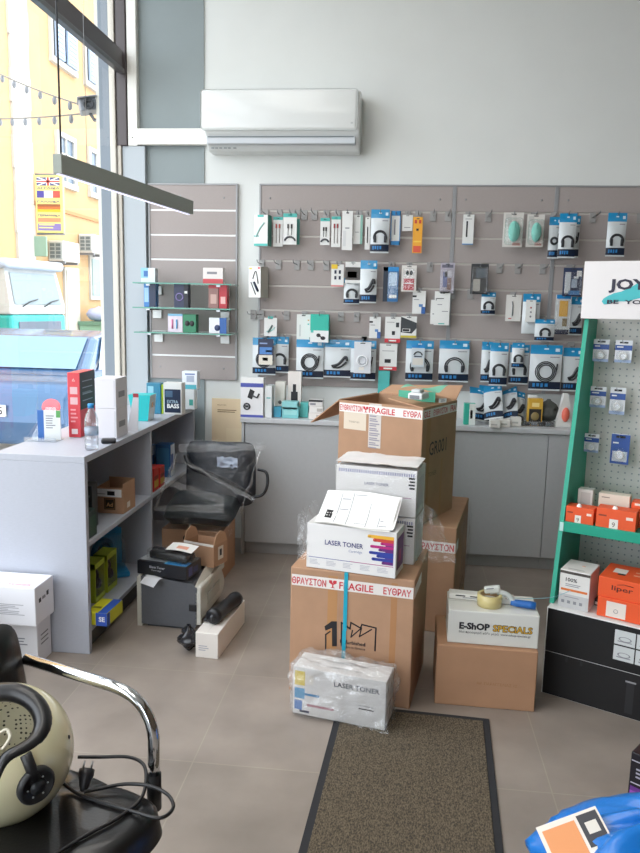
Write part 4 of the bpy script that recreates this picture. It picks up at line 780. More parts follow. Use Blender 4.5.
# long white box with black cylinder
q = G(195.5, 657); WBo = Vector((q.x, q.y, 0)); WBR = R(-5)
t = thing('white_box', 'long narrow white box on the floor beside the printer', 'box', WBo, WBR)
b = MB().box(0, .108, 0, .42, 0, .122, mat('#e4dfd9', .5), .003); b.lines(.015, .07, .06, .03, 3, mat('#a9a9b4', .5)); b.tp(.054, .0555, .01, .41, .1225, mat('#cfc9c2', .5)); b.build('box_body', t)
t = thing('toner_cartridge', 'black cylindrical toner bottle lying on the long white box', 'toner cartridge', WBo+Vector((.03, .09, .1235)), R(-14))
Mc = Matrix.Translation((.028, .0, .0375)) @ Matrix.Rotation(R(-90), 4, 'X')
MB().lathe([(.030, 0), (.037, .006), (.037, .03), (.034, .034), (.034, .22), (.037, .224), (.037, .25), (.03, .256)], mat('#1a1b1f', .3), 28, Mc).build('bottle_body', t)
MB().lathe([(.010, -.012), (.012, 0), (.026, .0), (.026, .002)], mat('#2c2d32', .3), 20, Mc).box(-.022, .0, .01, .2, .004, .02, mat('#202126', .4), .004).build('end_cap', t)
t = thing('plastic_bag', 'crumpled black plastic bag on floor between printer and white box', 'bag', WBo+Vector((-.045, .05, 0)), 0)
MB().grid(lambda u, v: ((.045*math.sin(3.14*min(v, .93))*(1+.7*nz(u*6, v*7, 2)))*math.cos(6.2832*u), (.05*math.sin(3.14*min(v, .93))*(1+.5*nz(u*6, v*7, 9)))*math.sin(6.2832*u), .002+.13*v), 26, 18, mat('#25262c', .25, coat=.3, bump=.5, scale=40)).build('bag_body', t)

# ================================================================ film wrapped office chair standing on a carton
CHB = mat('#23252b', .6, bump=.15, scale=200)
q = G(158, 566)
t = thing('cardboard_carton', 'brown carton on floor under the film wrapped black chair', 'carton', (-1.352, 4.12, 0), R(-2))
b = MB().box(0, .365, 0, .30, 0, .30, KRAFT, .004); b.tp(.01, .355, .148, .152, .3005, KRAFTD); b.lathe([(.02, 0), (.02, .0006)], mat('#2a2622', .6), 14, Matrix.Translation((.15, 0, .25)) @ Matrix.Rotation(R(90), 4, 'X')); b.build('box_body', t)
CO = Vector((-1.302, 4.08, .302)); COR = R(0)
t = thing('office_chair', 'black office chair parts wrapped in crinkled clear plastic beside window shelf', 'chair', CO, COR)
def slabgrid(b, fn0, th, nu, nv, m):      # upholstered slab with rounded outline
    def P(u, v):
        a, c = 2*u-1, 2*v-1; q = max(abs(a), abs(c))/((abs(a)**7+abs(c)**7)**(1/7) or 1); return Vector(fn0(.5+a*q/2, .5+c*q/2))
    e = .02
    def nrm(u, v):
        u_, v_ = .5+(u-.5)*.9, .5+(v-.5)*.9; return ((P(u_+e, v_)-P(u_-e, v_)).cross(P(u_, v_+e)-P(u_, v_-e))).normalized()
    prof = lambda u, v: th*(max(0, 1-max(abs(2*u-1), abs(2*v-1))**8))**.5
    b.grid(lambda u, v: P(u, v)+nrm(u, v)*prof(u, v), nu, nv, m).grid(lambda u, v: P(1-u, v)-nrm(1-u, v)*prof(1-u, v), nu, nv, m)
b = MB(); slabgrid(b, lambda u, v: (.03+u*.43-.03*(2*u-1)**2*(v-.5), .17+.13*v+.05*(2*u-1)**2, .11+v*.37), .045, 16, 16, mat('#1d222c', .45, bump=.15, scale=120)); b.build('backrest', t)
b = MB(); slabgrid(b, lambda u, v: (-.03+u*.42, -.03+v*.28, .075+.06*v+.02*math.sin(u*3.14)), .062, 16, 16, mat('#20282c', .45, bump=.1, scale=120)); b.build('seat', t)
MB().tube(smooth_path([(.49, .2, .34), (.545, .17, .33), (.555, .15, .26), (.525, .15, .2), (.45, .15, .18)], 6), .009, BLACK, 8).build('armrest', t)
MB().tube(smooth_path([(.07, .14, .42), (.12, .1, .36), (.3, .1, .29), (.46, .12, .2)], 6), .016, mat('#17181c', .4), 8).build('armrest', t)
def chfilm(u, v):     # film draped over backrest and seat
    k = nz(u*4, v*5, 3)*.03+abs(nz(u*9, v*10, 7))*.028
    if v < .5: w = v/.5; x, y, z = -.065+u*.46, -.07+.03*w, .0+.19*w
    else: w = (v-.5)/.5; x, y, z = -.065+.10*w+u*(.46+.04*w), -.04+.22*w**.7, .19+.32*w
    return (x+.012*nz(v*9, u*4, 5), y-k, max(.0, z+.012*nz(u*8, v*5, 11)))
MB().grid(chfilm, 40, 44, CHFILM).build('plastic_wrap', t)
def strip(b, p, q, w0, w1, y, sd): b.grid(lambda u, v: (p[0]+(q[0]-p[0])*u+.015*nz(u*5, v*2, sd), y[0]+(y[1]-y[0])*u-.015*abs(nz(u*7, v*3, sd+2)), p[1]+(q[1]-p[1])*u+(v-.5)*(w0+(w1-w0)*u)+.012*nz(u*6, 0, sd+5)), 20, 5, MILKY)
b = MB(); strip(b, (.02, .455), (.53, .475), .05, .035, (.17, .2), 1); strip(b, (.0, .30), (.34, .20), .03, .05, (-.03, -.03), 2); strip(b, (-.05, .16), (.35, .17), .03, .05, (-.1, -.08), 3); strip(b, (.08, .40), (.5, .2), .012, .03, (.06, .03), 4); strip(b, (.03, .42), (-.05, .16), .05, .03, (.08, -.05), 5); strip(b, (.51, .46), (.42, .12), .03, .03, (.16, .03), 6)
b.grid(lambda u, v: (.27+u*.12, .085+.02*nz(u*5, v*5, 2), .37+v*.06+.02*nz(u*6, v*6, 3)), 8, 6, mat('#b9c6da', .3, coat=.4)); b.build('film_highlight_folds', t)  # film folds; milky streaks and pale blue patch are painted highlights

# ================================================================ things on the display shelf
def st(z): return z
SZ = .926
def shelfbox(px0, py, px1, z, w=None, d=.1, h=.1, m=CARD, rz=0, label='', art=None, name='product_box', cat='box', dz=0, group=None):
    a = G(px0, py, z); c = W(px1, py, a.y); w = w or (c.x-a.x)
    return sbox((a.x, a.y, z+dz), R(rz), 0, 0, 0, w, d, h, m, label, art, name, cat, group=group)
# brochure holder
a = G(24, 441, SZ); t = thing('brochure_holder', 'clear brochure holder with folded leaflets at left end of the shelf top', 'brochure holder', (a.x, a.y, SZ), R(0))
MB().box(0, .16, 0, .004, 0, .02, PET).box(0, .16, 0, .09, 0, .003, PET).add([(0, .07, 0), (.16, .07, 0), (.10, .14, .15), (.05, .14, .15)], [(0, 1, 2, 3)], PET).add([(.0, 0, 0), (0, .09, 0), (.055, .13, .15)], [(0, 1, 2)], PET).build('holder', t)
o = MB().box(0, .03, 0, .006, 0, .145, mat('#2f67b0', .4)).box(.03, .11, 0, .006, 0, .145, mat('#dfe3e2', .4)); o.fr(.09, .11, .11, .145, mat('#5aa05a', .4)); o.lines(.04, .09, .12, .05, 6, GREYINK); tag(o.build('leaflet', None, (a.x+.055, a.y+.035, SZ+.0035), R(8)), 'blue and white leaflet standing in the clear brochure holder', 'leaflet')
a = G(69, 437, SZ)
def art_red(b, w, d, h):
    for zz in (.62, .78): b.fr(w*.2, w*.8, h*(zz-.11), h*zz, mat('#d9aeb2', .4)); 
    b.lines(w*.2, w*.8, h*.44, h*.2, 4, mat('#e79aa0', .4)); b.fr(w*.25, w*.75, h*.05, h*.13, mat('#f0dfe0', .4)); b.text('△', WHITE, FM(w*.5, -.001, h*.87), None, h*.04, 'C')
    b.sd(w+.0008, .002, d-.002, .002+h*.42, h-.002, BLACK); b.lines(0, 1, 0, 0, 0, WHITE); b.sd(w+.0012, d*.15, d*.7, h*.66, h*.69, MGREY)
    for k in range(4): b.sd(w+.0012, d*.15, d*.8, h*(.55+.1*k), h*(.565+.1*k), mat('#8f95a0', .4))
sbox((a.x, a.y, SZ), R(3), 0, 0, 0, .062, .215, .325, mat('#d2414a', .4), 'tall red product box with black side standing on the window shelf top', art_red)
a = G(96, 438, SZ)
def art_wb(b, w, d, h): b.sd(w+.0008, d*.2, d*.75, h*.35, h*.55, mat('#8d8d92', .5)); b.fr(w-.012, w-.004, .01, h-.01, mat('#c7c7cd', .5))
for i in range(2): sbox((a.x, a.y, SZ+.151*i), R(1), 0, 0, 0, .108, .16, .15, mat('#d9d7dc', .5), ('lower of two stacked white boxes beside red box on shelf top', 'upper of two stacked white boxes beside red box on shelf top')[i], art_wb)
o = MB(); o.add([(0, 0, 0), (.06, 0, 0), (.03, .10, .17), (0, .10, .17), (0, .004, 0), (.06, .004, 0), (.03, .104, .17), (0, .104, .17)], [(0, 1, 2, 3), (7, 6, 5, 4), (0, 4, 5, 1), (1, 5, 6, 2), (2, 6, 7, 3), (3, 7, 4, 0)], mat('#c9cbd2', .5)); o.box(.0, .03, .098, .102, .17, .19, mat('#c8505a', .5)); 
a = G(127, 431, SZ); tag(o.build('display_card', None, (a.x, a.y, SZ), R(0)), 'leaning white card with red tip right of stacked white boxes', 'card')
a = G(136, 421, SZ); t = thing('product_box', 'turquoise tapered box with white right side on shelf top', 'box', (a.x-.045, a.y, SZ), R(2))
w1, w0, dd, hh = .132, .085, .12, .15; TQX = mat('#26c3c6', .4)
MB().add([(.03, 0, 0), (.03+w0, 0, 0), (.13, 0, hh), (0, 0, hh), (.03, dd, 0), (.03+w0, dd, 0), (.13, dd, hh), (0, dd, hh)], [(0, 1, 2, 3), (5, 4, 7, 6), (4, 0, 3, 7), (3, 2, 6, 7), (4, 5, 1, 0)], TQX).add([(.03+w0, 0, 0), (.03+w0, dd, 0), (.13, dd, hh), (.13, 0, hh)], [(0, 1, 2, 3)], mat('#dfe9ea', .4)).add([(.124, .04, hh*.5), (.124, .07, hh*.5), (.127, .07, hh*.7), (.127, .04, hh*.7)], [(0, 1, 2, 3)], mat('#d8a46c', .4)).build('box_body', t)
a = G(147, 407, SZ)
sbox((W(146.5, 400, 4.45).x, 4.45, SZ), R(0), 0, 0, 0, .09, .06, .19, mat('#2f7f9e', .35), 'teal blue product box at left of the group on shelf end', lambda b, w, d, h: (b.fr(w*.1, w*.5, h*.55, h*.9, mat('#8fc6d8', .4)), b.sd(w+.0008, .005, .055, .01, h*.95, mat('#2f6f8f', .4))))
sbox((W(160.5, 400, 4.46).x, 4.46, SZ), R(0), 0, 0, 0, .018, .1, .18, mat('#b9cf3c', .4), 'thin lime green box between blue and extra bass boxes', None)
def art_bass(b, w, d, h): b.fr(w*.06, w*.94, h*.06, h*.8, mat('#1c2a44', .35)); b.text('EXTRA', mat('#9fb8c8', .4), FM(w*.2, -.0012, h*.36), w*.6, h*.1, 'L', .02); b.text('BASS', WHITE, FM(w*.2, -.0012, h*.2), w*.66, h*.14, 'L', .04); b.fr(w*.1, w*.5, h*.55, h*.75, mat('#47617c', .4), -.001)
sbox((W(163.5, 400, 4.45).x, 4.45, SZ), R(0), 0, 0, 0, .115, .08, .195, mat('#d9dad8', .4), 'white box with navy front reading BASS on shelf end', art_bass)
sbox((W(181.5, 400, 4.70).x, 4.70, SZ), R(0), 0, 0, 0, .085, .07, .13, mat('#dfe5e8', .4), 'lower of two white boxes against grey wall on shelf end', lambda b, w, d, h: (b.fr(w*.1, w*.3, h*.2, h*.7, INK), b.fr(w*.6, w*.9, h*.2, h*.5, mat('#4aa9a0', .4))))
sbox((W(182, 380, 4.71).x, 4.71, SZ+.131), R(0), 0, 0, 0, .10, .07, .115, mat('#e2e8ee', .4), 'upper white and blue box on box against grey wall on shelf end', lambda b, w, d, h: (b.fr(w*.05, w*.95, 0, h*.25, mat('#57b0c0', .4)), b.fr(w*.3, w*.8, h*.4, h*.75, mat('#a9b4c8', .4)), b.fr(w*.2, w*.85, h*.8, h*.88, mat('#6d7fb0', .4))))
a = G(92, 449.5, SZ)
t = thing('water_bottle', 'small clear water bottle with blue cap on the shelf top', 'bottle', (a.x, a.y+.0, SZ))
MB().lathe([(.026, 0), (.031, .006), (.031, .03), (.029, .034), (.031, .04), (.031, .062), (.029, .066), (.031, .072), (.031, .10), (.029, .104), (.031, .11), (.031, .14), (.024, .165), (.013, .185), (.0125, .195)], PET, 24).build('bottle_body', t)
MB().lathe([(.0145, .194), (.0145, .212), (.013, .214)], mat('#2f8fd0', .4), 20).build('cap', t)
MB().lathe([(.0315, .07), (.0315, .105)], clear('label_film', tint=(.8, .9, 1, 1), gloss=.05, body=.35, bodycol='#cfe0f2'), 24).build('label_band', t)
a = G(101, 444, SZ); sbox((a.x, a.y, SZ), R(20), 0, 0, 0, .07, .05, .022, BLACK, 'small black device lying on shelf top behind water bottle', None, 'device', 'device', .006)
# middle shelf
MZ = .531
a = G(97, 512.5, MZ); t = thing('cardboard_carton', 'small open kraft box with square black logo on the middle shelf', 'box', (a.x, a.y, MZ), R(-2))
w, d, h = .142, .16, .135; b = MB().box(0, w, 0, .003, 0, h, KRAFT).box(0, w, d-.003, d, 0, h+.02, KRAFT).box(0, .003, .003, d-.003, 0, h, KRAFT).box(w-.003, w, .003, d-.003, 0, h+.02, KRAFT).box(.003, w-.003, .003, d-.003, 0, .003, KRAFTD)
b.fr(.04, .1, .02, .08, mat('#2a1f16', .5), -.001); b.fr(.044, .096, .024, .076, mat('#8a6238', .5), -.0014); b.fr(.047, .093, .027, .073, mat('#2a1f16', .5), -.0018); b.text('Ad', mat('#d0a06c', .5), FM(.07, -.0022, .036), .034, None, 'C', .02); b.sd(w+.0008, .05, .09, .02, .05, mat('#d9cfc2', .5)); b.build('box_body', t)
o = MB().box(-.03, .135, -.004, -.001, .088, .128, mat('#dfe0e2', .5)); o.fr(.06, .1, .096, .118, INK, -.0048); o.fr(.0, .05, .1, .104, GREYINK, -.0048); tag(o.build('leaflet', None, (a.x-.0, a.y-.001, MZ), R(-2)), 'white barcode slip stuck out over the front of small kraft box', 'leaflet')
a = G(87.5, 500, MZ); sbox((-1.52, 3.60-.32, MZ), R(8), 0, 0, 0, .105, .10, .215, mat('#1d2224', .4), 'tall black blister box leaning behind shelf end panel on middle shelf', lambda b, w, d, h: (b.fr(w*.1, w*.9, h*.75, h*.8, mat('#59605c', .4)), b.fr(w*.3, w*.7, h*.88, h*.93, MGREY)))
a = G(99, 533, MZ); sbox((a.x-.09, a.y-.10, MZ), R(0), 0, 0, 0, .085, .09, .125, mat('#1f332c', .4), 'dark green box at the front edge of the middle shelf', lambda b, w, d, h: (b.sd(w+.0008, .01, d-.01, .01, h*.8, mat('#2b4a3a', .4)), b.fr(.0, w, h*.85, h, INK)))
# rear bay of the middle shelf
def art_redbox(b, w, d, h): b.sd(w+.0008, d*.1, d*.9, h*.15, h*.45, mat('#d9b24c', .4)); b.sd(w+.0008, d*.1, d*.9, h*.5, h*.65, mat('#8f2a2a', .4))
for i, (y, hh) in enumerate(((4.06, .135), (4.17, .12))): sbox((-1.47, y, MZ), R(0), 0, 0, 0, .095, .09, hh, mat('#d23a36', .4), ('nearer red ink box on the rear bay of window shelf', 'farther red ink box on the rear bay of window shelf')[i], art_redbox)
def art_ink(b, w, d, h): b.fr(w*.1, w*.9, h*.2, h*.9, mat('#4d93c4', .4)); b.sd(w+.0008, .004, d-.004, .004, h-.004, mat('#c9d5e2', .4)); b.sd(w+.0012, d*.1, d*.6, h*.2, h*.7, mat('#2f5da5', .4))
for i, (x, y) in enumerate(((-1.60, 4.40), (-1.49, 4.44))): sbox((x, y, MZ), R(0), 0, 0, 0, .095, .09, .20+.005*i, mat('#3f78b4', .4), ('left blue and white ink box behind red boxes in shelf rear bay', 'right blue and white ink box behind red boxes in shelf rear bay')[i], art_ink)
# bottom shelf
BZ = .123
def headpack(x, y, w, d, h, m, label, kind):
    t = thing('headset_pack', label, 'headset', (x, y, BZ), 0)
    b = MB().box(0, w, 0, .006, 0, h, m, .001, seg=1).box(w-.006, w, .006, d, 0, h*.12, m).box(0, w, .006, d, 0, .005, m).box(0, w, 0, d, h*.86, h, m, .001, seg=1).box(0, w, d-.005, d, 0, h, m)
    b.sd(w+.0006, .002, d-.002, 0, h*.14, m); b.build('box_frame', t)
    MB().box(.003, w-.001, .006, d-.006, h*.12, h*.87, BLISTER).build('clear_window', t)
    MB().tube(arc((d*.5, h*.55), min(d, h)*.32, -.5, 3.64, 16, 'xz', 0), .007, DGREY, 8, M=Matrix(((0, 1, 0, w*.6), (1, 0, 0, 0), (0, 0, 1, 0), (0, 0, 0, 1)))).ell((w*.6, d*.22, h*.35), (.022, .016, .03), BLACK, None, 12, 8).ell((w*.6, d*.78, h*.35), (.022, .016, .03), BLACK, None, 12, 8).build('headset', t)
LIME = mat('#b9c92f', .4)
headpack(-1.53, 3.40, .075, .12, .2, LIME, 'lime green headset box nearest end panel on the bottom shelf', 0)
headpack(-1.525, 3.54, .075, .13, .2, LIME, 'lime green headset box second from end panel on the bottom shelf', 0)
t = thing('headset_pack', 'blue blister pack with headphones farther back on the bottom shelf', 'headset', (-1.53, 3.715, BZ), R(32))
BB = mat('#2b8fc4', .4); b = MB().box(0, .12, .17, .176, 0, .235, BB, .002).box(0, .13, .0, .176, 0, .03, BB, .008).box(.03, .1, .165, .178, .235, .27, BB, .003); b.build('backing', t)
MB().tube(arc((.06, .12), .062, 0, 6.2832, 24, 'xz', .10)[:-1], .016, mat('#1f6f9f', .35), 10, True, Matrix.Rotation(R(28), 4, 'Z')).build('headband', t); MB().box(.01, .12, .05, .165, .03, .21, BLISTER, .02, seg=3).build('blister', t)
a = G(90.5, 627, BZ); t = thing('product_box', 'flat yellow box with blue corner jutting over bottom shelf edge', 'box', (-1.402, 3.155, BZ), R(-3))
b = MB().box(0, .105, 0, .17, 0, .062, mat('#d4d02f', .4), .003); b.fr(.05, .105, .0, .062, mat('#2f55b4', .4), -.0008); b.tp(.06, .104, 0, .169, .0626, mat('#3a62c0', .4)); b.sd(.1056, 0, .17, 0, .061, mat('#c9c92c', .4)); b.sd(.106, 0, .03, 0, .061, mat('#2f55b4', .4)); b.text('SE', WHITE, FM(.065, -.0014, .02), .03, None, 'L', .03); b.tp(.01, .05, .05, .07, .0628, mat('#7c7a22', .4)); b.build('box_body', t)
# ---- small boxes on the glass shelves
def gbox(i, x0, y0, x1, y1, m, label, art=None, d=.06, Y=4.74):
    a = W(x0, y1, Y); c = W(x1, y0, Y); z = GSH[i]+.0006; sbox((a.x, Y, z), 0, 0, 0, 0, c.x-a.x, d, max(.03, c.z-z), m, label, art)
gbox(0, 141, 268, 155, 280, mat('#d5e2ea', .4), 'small white and blue box on the left of top glass shelf', lambda b, w, d, h: (b.fr(0, w*.5, h*.3, h, mat('#8cc4de', .4)), b.fr(w*.2, w*.5, h*.4, h*.8, mat('#3a6fb0', .4), -.001)))
gbox(0, 203, 268, 223, 281, mat('#e4dedb', .4), 'white box with red base on the right of top glass shelf', lambda b, w, d, h: (b.fr(0, w, 0, h*.3, mat('#c84a50', .4)), b.fr(w*.2, w*.7, h*.6, h*.75, GREYINK)))
gbox(1, 144, 283, 155.5, 306, mat('#3f7fc4', .4), 'bright blue box on the left of middle glass shelf', lambda b, w, d, h: (b.fr(w*.45, w, 0, h, mat('#23304c', .4)), b.fr(w*.05, w*.4, h*.2, h*.8, mat('#9cc4ea', .4))))
gbox(1, 174, 284, 188, 307, mat('#28304e', .4), 'dark navy box in the middle of the middle glass shelf', lambda b, w, d, h: (b.tube(arc((w*.4, h*.45), w*.25, 0, 6.28, 14, 'xz', -.001), .004, mat('#8c7fb4', .4), 5), b.fr(w*.7, w, 0, h, mat('#171b28', .4), -.001), b.fr(w*.75, w*.95, h*.6, h*.7, WHITE, -.0014)))
gbox(1, 208.5, 285, 218.5, 308, mat('#96706a', .4), 'brownish photo box beside red one on middle glass shelf', lambda b, w, d, h: (b.fr(w*.2, w*.8, h*.2, h*.6, mat('#c4a49a', .4)), b.fr(0, w, h*.85, h, mat('#b43a44', .4))))
gbox(1, 219, 285, 227, 308, mat('#b8303c', .4), 'red box on the right of the middle glass shelf', lambda b, w, d, h: b.fr(w*.2, w*.8, h*.2, h*.5, mat('#e0b4b0', .4)))
gbox(2, 168, 314, 182.5, 332, mat('#dbd0dc', .4), 'white and pink earphone box on the lowest glass shelf', lambda b, w, d, h: (b.tube([(w*.3, -.001, h*.7), (w*.3, -.001, h*.2)], .006, mat('#d87fa8', .4), 6), b.tube([(w*.6, -.001, h*.7), (w*.6, -.001, h*.2)], .006, mat('#5fa0d0', .4), 6), b.fr(0, w, h*.88, h, mat('#7fb8d8', .4))))
gbox(2, 183, 314.5, 196, 332.5, mat('#2f7f5c', .4), 'green box with dark earbuds on the lowest glass shelf', lambda b, w, d, h: (b.ell((w*.32, 0, h*.5), (.016, .004, .018), BLACK, None, 10, 8), b.ell((w*.68, 0, h*.5), (.016, .004, .018), BLACK, None, 10, 8)))
gbox(2, 209, 318, 226.5, 333.5, mat('#e4e6ea', .4), 'white and navy box on the right of lowest glass shelf', lambda b, w, d, h: (b.fr(w*.6, w, 0, h, mat('#2f5fa4', .4)), b.ell((w*.48, 0, h*.35), (.02, .004, .02), mat('#2a3c60', .4), None, 10, 8)))

# ================================================================ counter top, left group
CZ = .901
def cbox(x0, y0, x1, y1, m, label, art=None, d=.05, Y=None, z=CZ, name='product_box'):
    if Y is None: Y = G((x0+x1)/2, y1, z).y
    a = W(x0, y1, Y); c = W(x1, y0, Y); sbox((a.x, Y, z), 0, 0, 0, 0, c.x-a.x, d, c.z-z, m, label, art, name)
def art_holder(b, w, d, h):
    Pu = mat('#4c56a8', .4); b.fr(0, w, h*.86, h, WHITE); b.fr(0, w, h*.76, h*.86, Pu); b.fr(0, w, 0, h*.06, Pu)
    b.add([(w*.3, -.001, h*.5), (w*.5, -.001, h*.45), (w*.62, -.001, h*.66), (w*.42, -.001, h*.72)], [(0, 1, 2, 3)], INK); b.tube([(w*.5, -.001, h*.55), (w*.72, -.001, h*.5), (w*.82, -.001, h*.6)], .006, DGREY, 6); b.tube(arc((w*.28, h*.27), w*.13, 0, 6.28, 14, 'xz', -.001), .005, DGREY, 6); b.fr(w*.2, w*.36, h*.24, h*.3, DGREY, -.0012)
cbox(240.5, 378, 263.5, 415, mat('#e6e6e8', .4), 'white and violet phone holder box at the left end of counter', art_holder, .06, 4.63)
cbox(265, 386, 272, 414.5, mat('#dfe2e2', .4), 'slim white box beside the phone holder box on counter', lambda b, w, d, h: (b.fr(w*.2, w*.8, h*.6, h*.64, mat('#56b0b0', .4)), b.sd(w+.0008, .01, .07, .02, h*.9, mat('#d4d7d6', .4))), .10, 4.64)
cbox(275, 382, 285, 408, mat('#e2e0d8', .4), 'white upright box with dark dot behind low turquoise boxes', lambda b, w, d, h: b.lathe([(.012, 0), (.012, .0006)], mat('#6b6f70', .4), 14, Matrix.Translation((w*.5, 0, h*.4)) @ Matrix.Rotation(R(90), 4, 'X')), .06, 4.74)
cbox(287.5, 372, 301.5, 402, mat('#e4ddd8', .4), 'white box with black charger picture behind turquoise boxes on counter', lambda b, w, d, h: (b.fr(w*.25, w*.75, h*.18, h*.55, INK), b.fr(w*.38, w*.62, h*.55, h*.72, INK), b.fr(w*.2, w*.8, h*.06, h*.1, GREYINK)), .05, 4.76)
TQB = mat('#7fc9cc', .4)
cbox(282, 407.5, 298.5, 415.5, TQB, 'lower turquoise box of the small pair on counter', lambda b, w, d, h: b.fr(w*.1, w*.9, h*.3, h*.7, mat('#9ad8d8', .4)), .08, 4.65)
a = W(282, 400, 4.65); sbox((a.x-.001, 4.65, CZ+.0555), 0, 0, 0, 0, .10, .08, .048, mat('#8fd0d2', .4), 'upper turquoise box of the small pair on counter', None)
cbox(273.5, 407, 281, 414.5, mat('#3f9bb8', .4), 'little blue box left of the turquoise pair on counter', None, .05, 4.67)
cbox(300, 403, 308, 413.5, mat('#52b0ac', .4), 'small teal box between turquoise pair and white stack', None, .08, 4.70)
for i in range(3):
    a = W(308.5, 416, 4.645); sbox((a.x+.004*(i % 2), 4.645, CZ+.041*i), 0, 0, 0, 0, .088, .07, .040, (mat('#e5e1dc', .4), mat('#e9e7e4', .4), mat('#dcdad8', .4))[i], ('lowest white box in stack of three on counter by carton flap', 'middle white box in stack of three on counter by carton flap', 'topmost white box in stack of three on counter by carton flap')[i], (lambda b, w, d, h: b.fr(w*.55, w*.95, h*.2, h*.7, mat('#b9b4ae', .4))) if i < 2 else (lambda b, w, d, h: (b.fr(0, w, h*.7, h, INK), b.fr(w*.1, w*.5, h*.2, h*.5, GREYINK))))
cbox(377, 371, 390, 412, mat('#4fb4b0', .4), 'teal pack on the counter half hidden by tall carton', None, .04, 4.86)
# ---- counter top, right group
cbox(463.5, 404, 476, 424, mat('#35b09a', .4), 'teal and white box on counter right of the tall carton', lambda b, w, d, h: (b.fr(w*.45, w, 0, h, mat('#dfe6e2', .4)), b.fr(w*.55, w*.75, h*.3, h*.7, INK)), .06, 4.66)
def cbag(x0, y0, x1, y1, Y, lean, label, kind=0, rz=0):
    a = W(x0, y1, Y); c = W(x1, y0, Y); w = c.x-a.x; h = min(c.z-CZ-.002, 9)
    t = thing('cable_bag', label, 'cable bag', (a.x, Y, CZ+.001), R(rz)); t.rotation_euler.x = R(-lean); t.rotation_euler.y = R(rz); t.location.z += abs(w*math.sin(R(rz)))*1.0+.002
    pouch_mesh(t, w, max(h/math.cos(R(lean)), .13)*.98, kind)
def pouch_mesh(t, w, h, kind=0):
    HB = mat('#1c8cc0', .3, coat=.3); PB_ = mat('#d0d6d9', .3, coat=.4); DB = mat('#152238', .35)
    pf = lambda u, v: -.001-.014*math.sin(math.pi*u)**.7*math.sin(math.pi*min(1, v*1.12))**.7 if v < .89 else -.001
    def patch(u0, u1, v0, v1, m, dy=0, n=8): b.grid(lambda u, v: ((u0+(u1-u0)*u)*w, pf(u0+(u1-u0)*u, v0+(v1-v0)*v)-dy, (v0+(v1-v0)*v)*h), n, n, m)
    b = MB(); patch(0, 1, 0, .20 if kind != 3 else .02, DB if kind != 3 else PB_); patch(0, 1, .20 if kind != 3 else .02, .80, PB_); patch(0, 1, .80, 1, HB)
    b.add([(0, .001, 0), (w, .001, 0), (w, .001, h), (0, .001, h)], [(3, 2, 1, 0)], PB_)
    patch(0, 1, 0, .035, PB_, .0012)
    if kind != 3:
        for k, (a_, e_) in enumerate(((.12, .2), (.24, .33), (.37, .45), (.5, .6))): patch(a_, e_, .08+.01*(k % 2), .16, mat('#2f7fc0', .4), .0015, 2)
    patch(.62, .92, .73, .75, GREYINK, .001, 3); patch(.43, .57, .90, .93, mat('#d9e6ee', .4), .001, 2); patch(.78, .92, .86, .93, mat('#cfe2ee', .4), .001, 2)
    b.build('pouch', t)
    CB = mat('#2c2e33', .45); r = min(w*.33, h*.22); y = -.0155
    c_ = MB()
    if kind == 0:
        for k in range(3): c_.tube(arc((w*.5, h*.42), r*(1-.16*k), 0, 6.2832, 22, 'xz', y-.0015*k)[:-1], .0032, CB, 6, True)
        c_.tube([(w*.5+r, y, h*.42), (w*.5+r*1.1, y, h*.6)], .0045, CB, 6)
    elif kind == 1:
        c_.tube(arc((w*.52, h*.36), r*1.05, -.5, 3.7, 22, 'xz', y), .0042, CB, 6); c_.tube(arc((w*.52, h*.36), r*.85, -.5, 3.7, 22, 'xz', y), .0035, CB, 6)
        for s in (-1, 1): c_.box(w*.52+s*r*.85-.008, w*.52+s*r*.85+.008, y-.006, y+.004, h*.24, h*.4, CB, .002, seg=1)
    elif kind == 2:
        c_.tube(smooth_path([(w*.3, y, h*.3), (w*.55, y, h*.36), (w*.8, y, h*.55), (w*.86, y, h*.45)], 5), .009, CB, 8); c_.tube(smooth_path([(w*.35, y, h*.27), (w*.6, y, h*.28), (w*.84, y, h*.42)], 5), .006, CB, 8)
    else:
        for k in range(3): c_.tube(arc((w*.5, h*.4), r*(1-.14*k), 0, 6.2832, 22, 'xz', y)[:-1], .003, mat('#c9ccd0', .4), 6, True)
    c_.build('cable', t)
cbag(470, 392, 492, 424, 4.74, 42, 'blue topped cable bag leaning at the left of the counter pile', 2, 8); cbag(484, 394, 505, 426, 4.68, 50, 'blue topped cable bag in front of the counter pile', 2, -12); cbag(477, 388, 500, 420, 4.84, 22, 'blue topped cable bag at the back of the counter pile', 0, 5)
cbag(503, 396, 520, 424, 4.72, 52, 'grey cable bag leaning right in the counter pile', 2, -15); cbag(512, 394, 526, 422, 4.80, 28, 'second grey cable bag behind pile right of the blue ones', 2, 12)
for i, (x0, y0) in enumerate(((490, 427.5), (500, 427), (511, 426))):
    a = G(x0, y0, CZ); sbox((a.x, a.y, CZ), 0, 0, 0, 0, .06, .06, .045 if i < 2 else .055, mat('#e4e2dc', .4), ('left small white box in the row at counter front edge', 'middle small white box in the row at counter front edge', 'right small white box in the row at counter front edge')[i], lambda b, w, d, h: b.fr(w*.1, w*.7, h*.3, h*.5, mat('#b9b9b4', .4)))
cbox(527.5, 399, 543.5, 419, mat('#d3a53a', .4), 'black and yellow boxed gadget on counter near turquoise stand', lambda b, w, d, h: (b.fr(w*.08, w*.92, h*.06, h*.62, mat('#2a2724', .4)), b.fr(w*.25, w*.75, h*.7, h*.85, mat('#f0d890', .4)), b.ell((w*.5, 0, h*.35), (w*.3, .004, h*.16), mat('#8c7a4c', .4), None, 10, 8)), .05, 4.72)
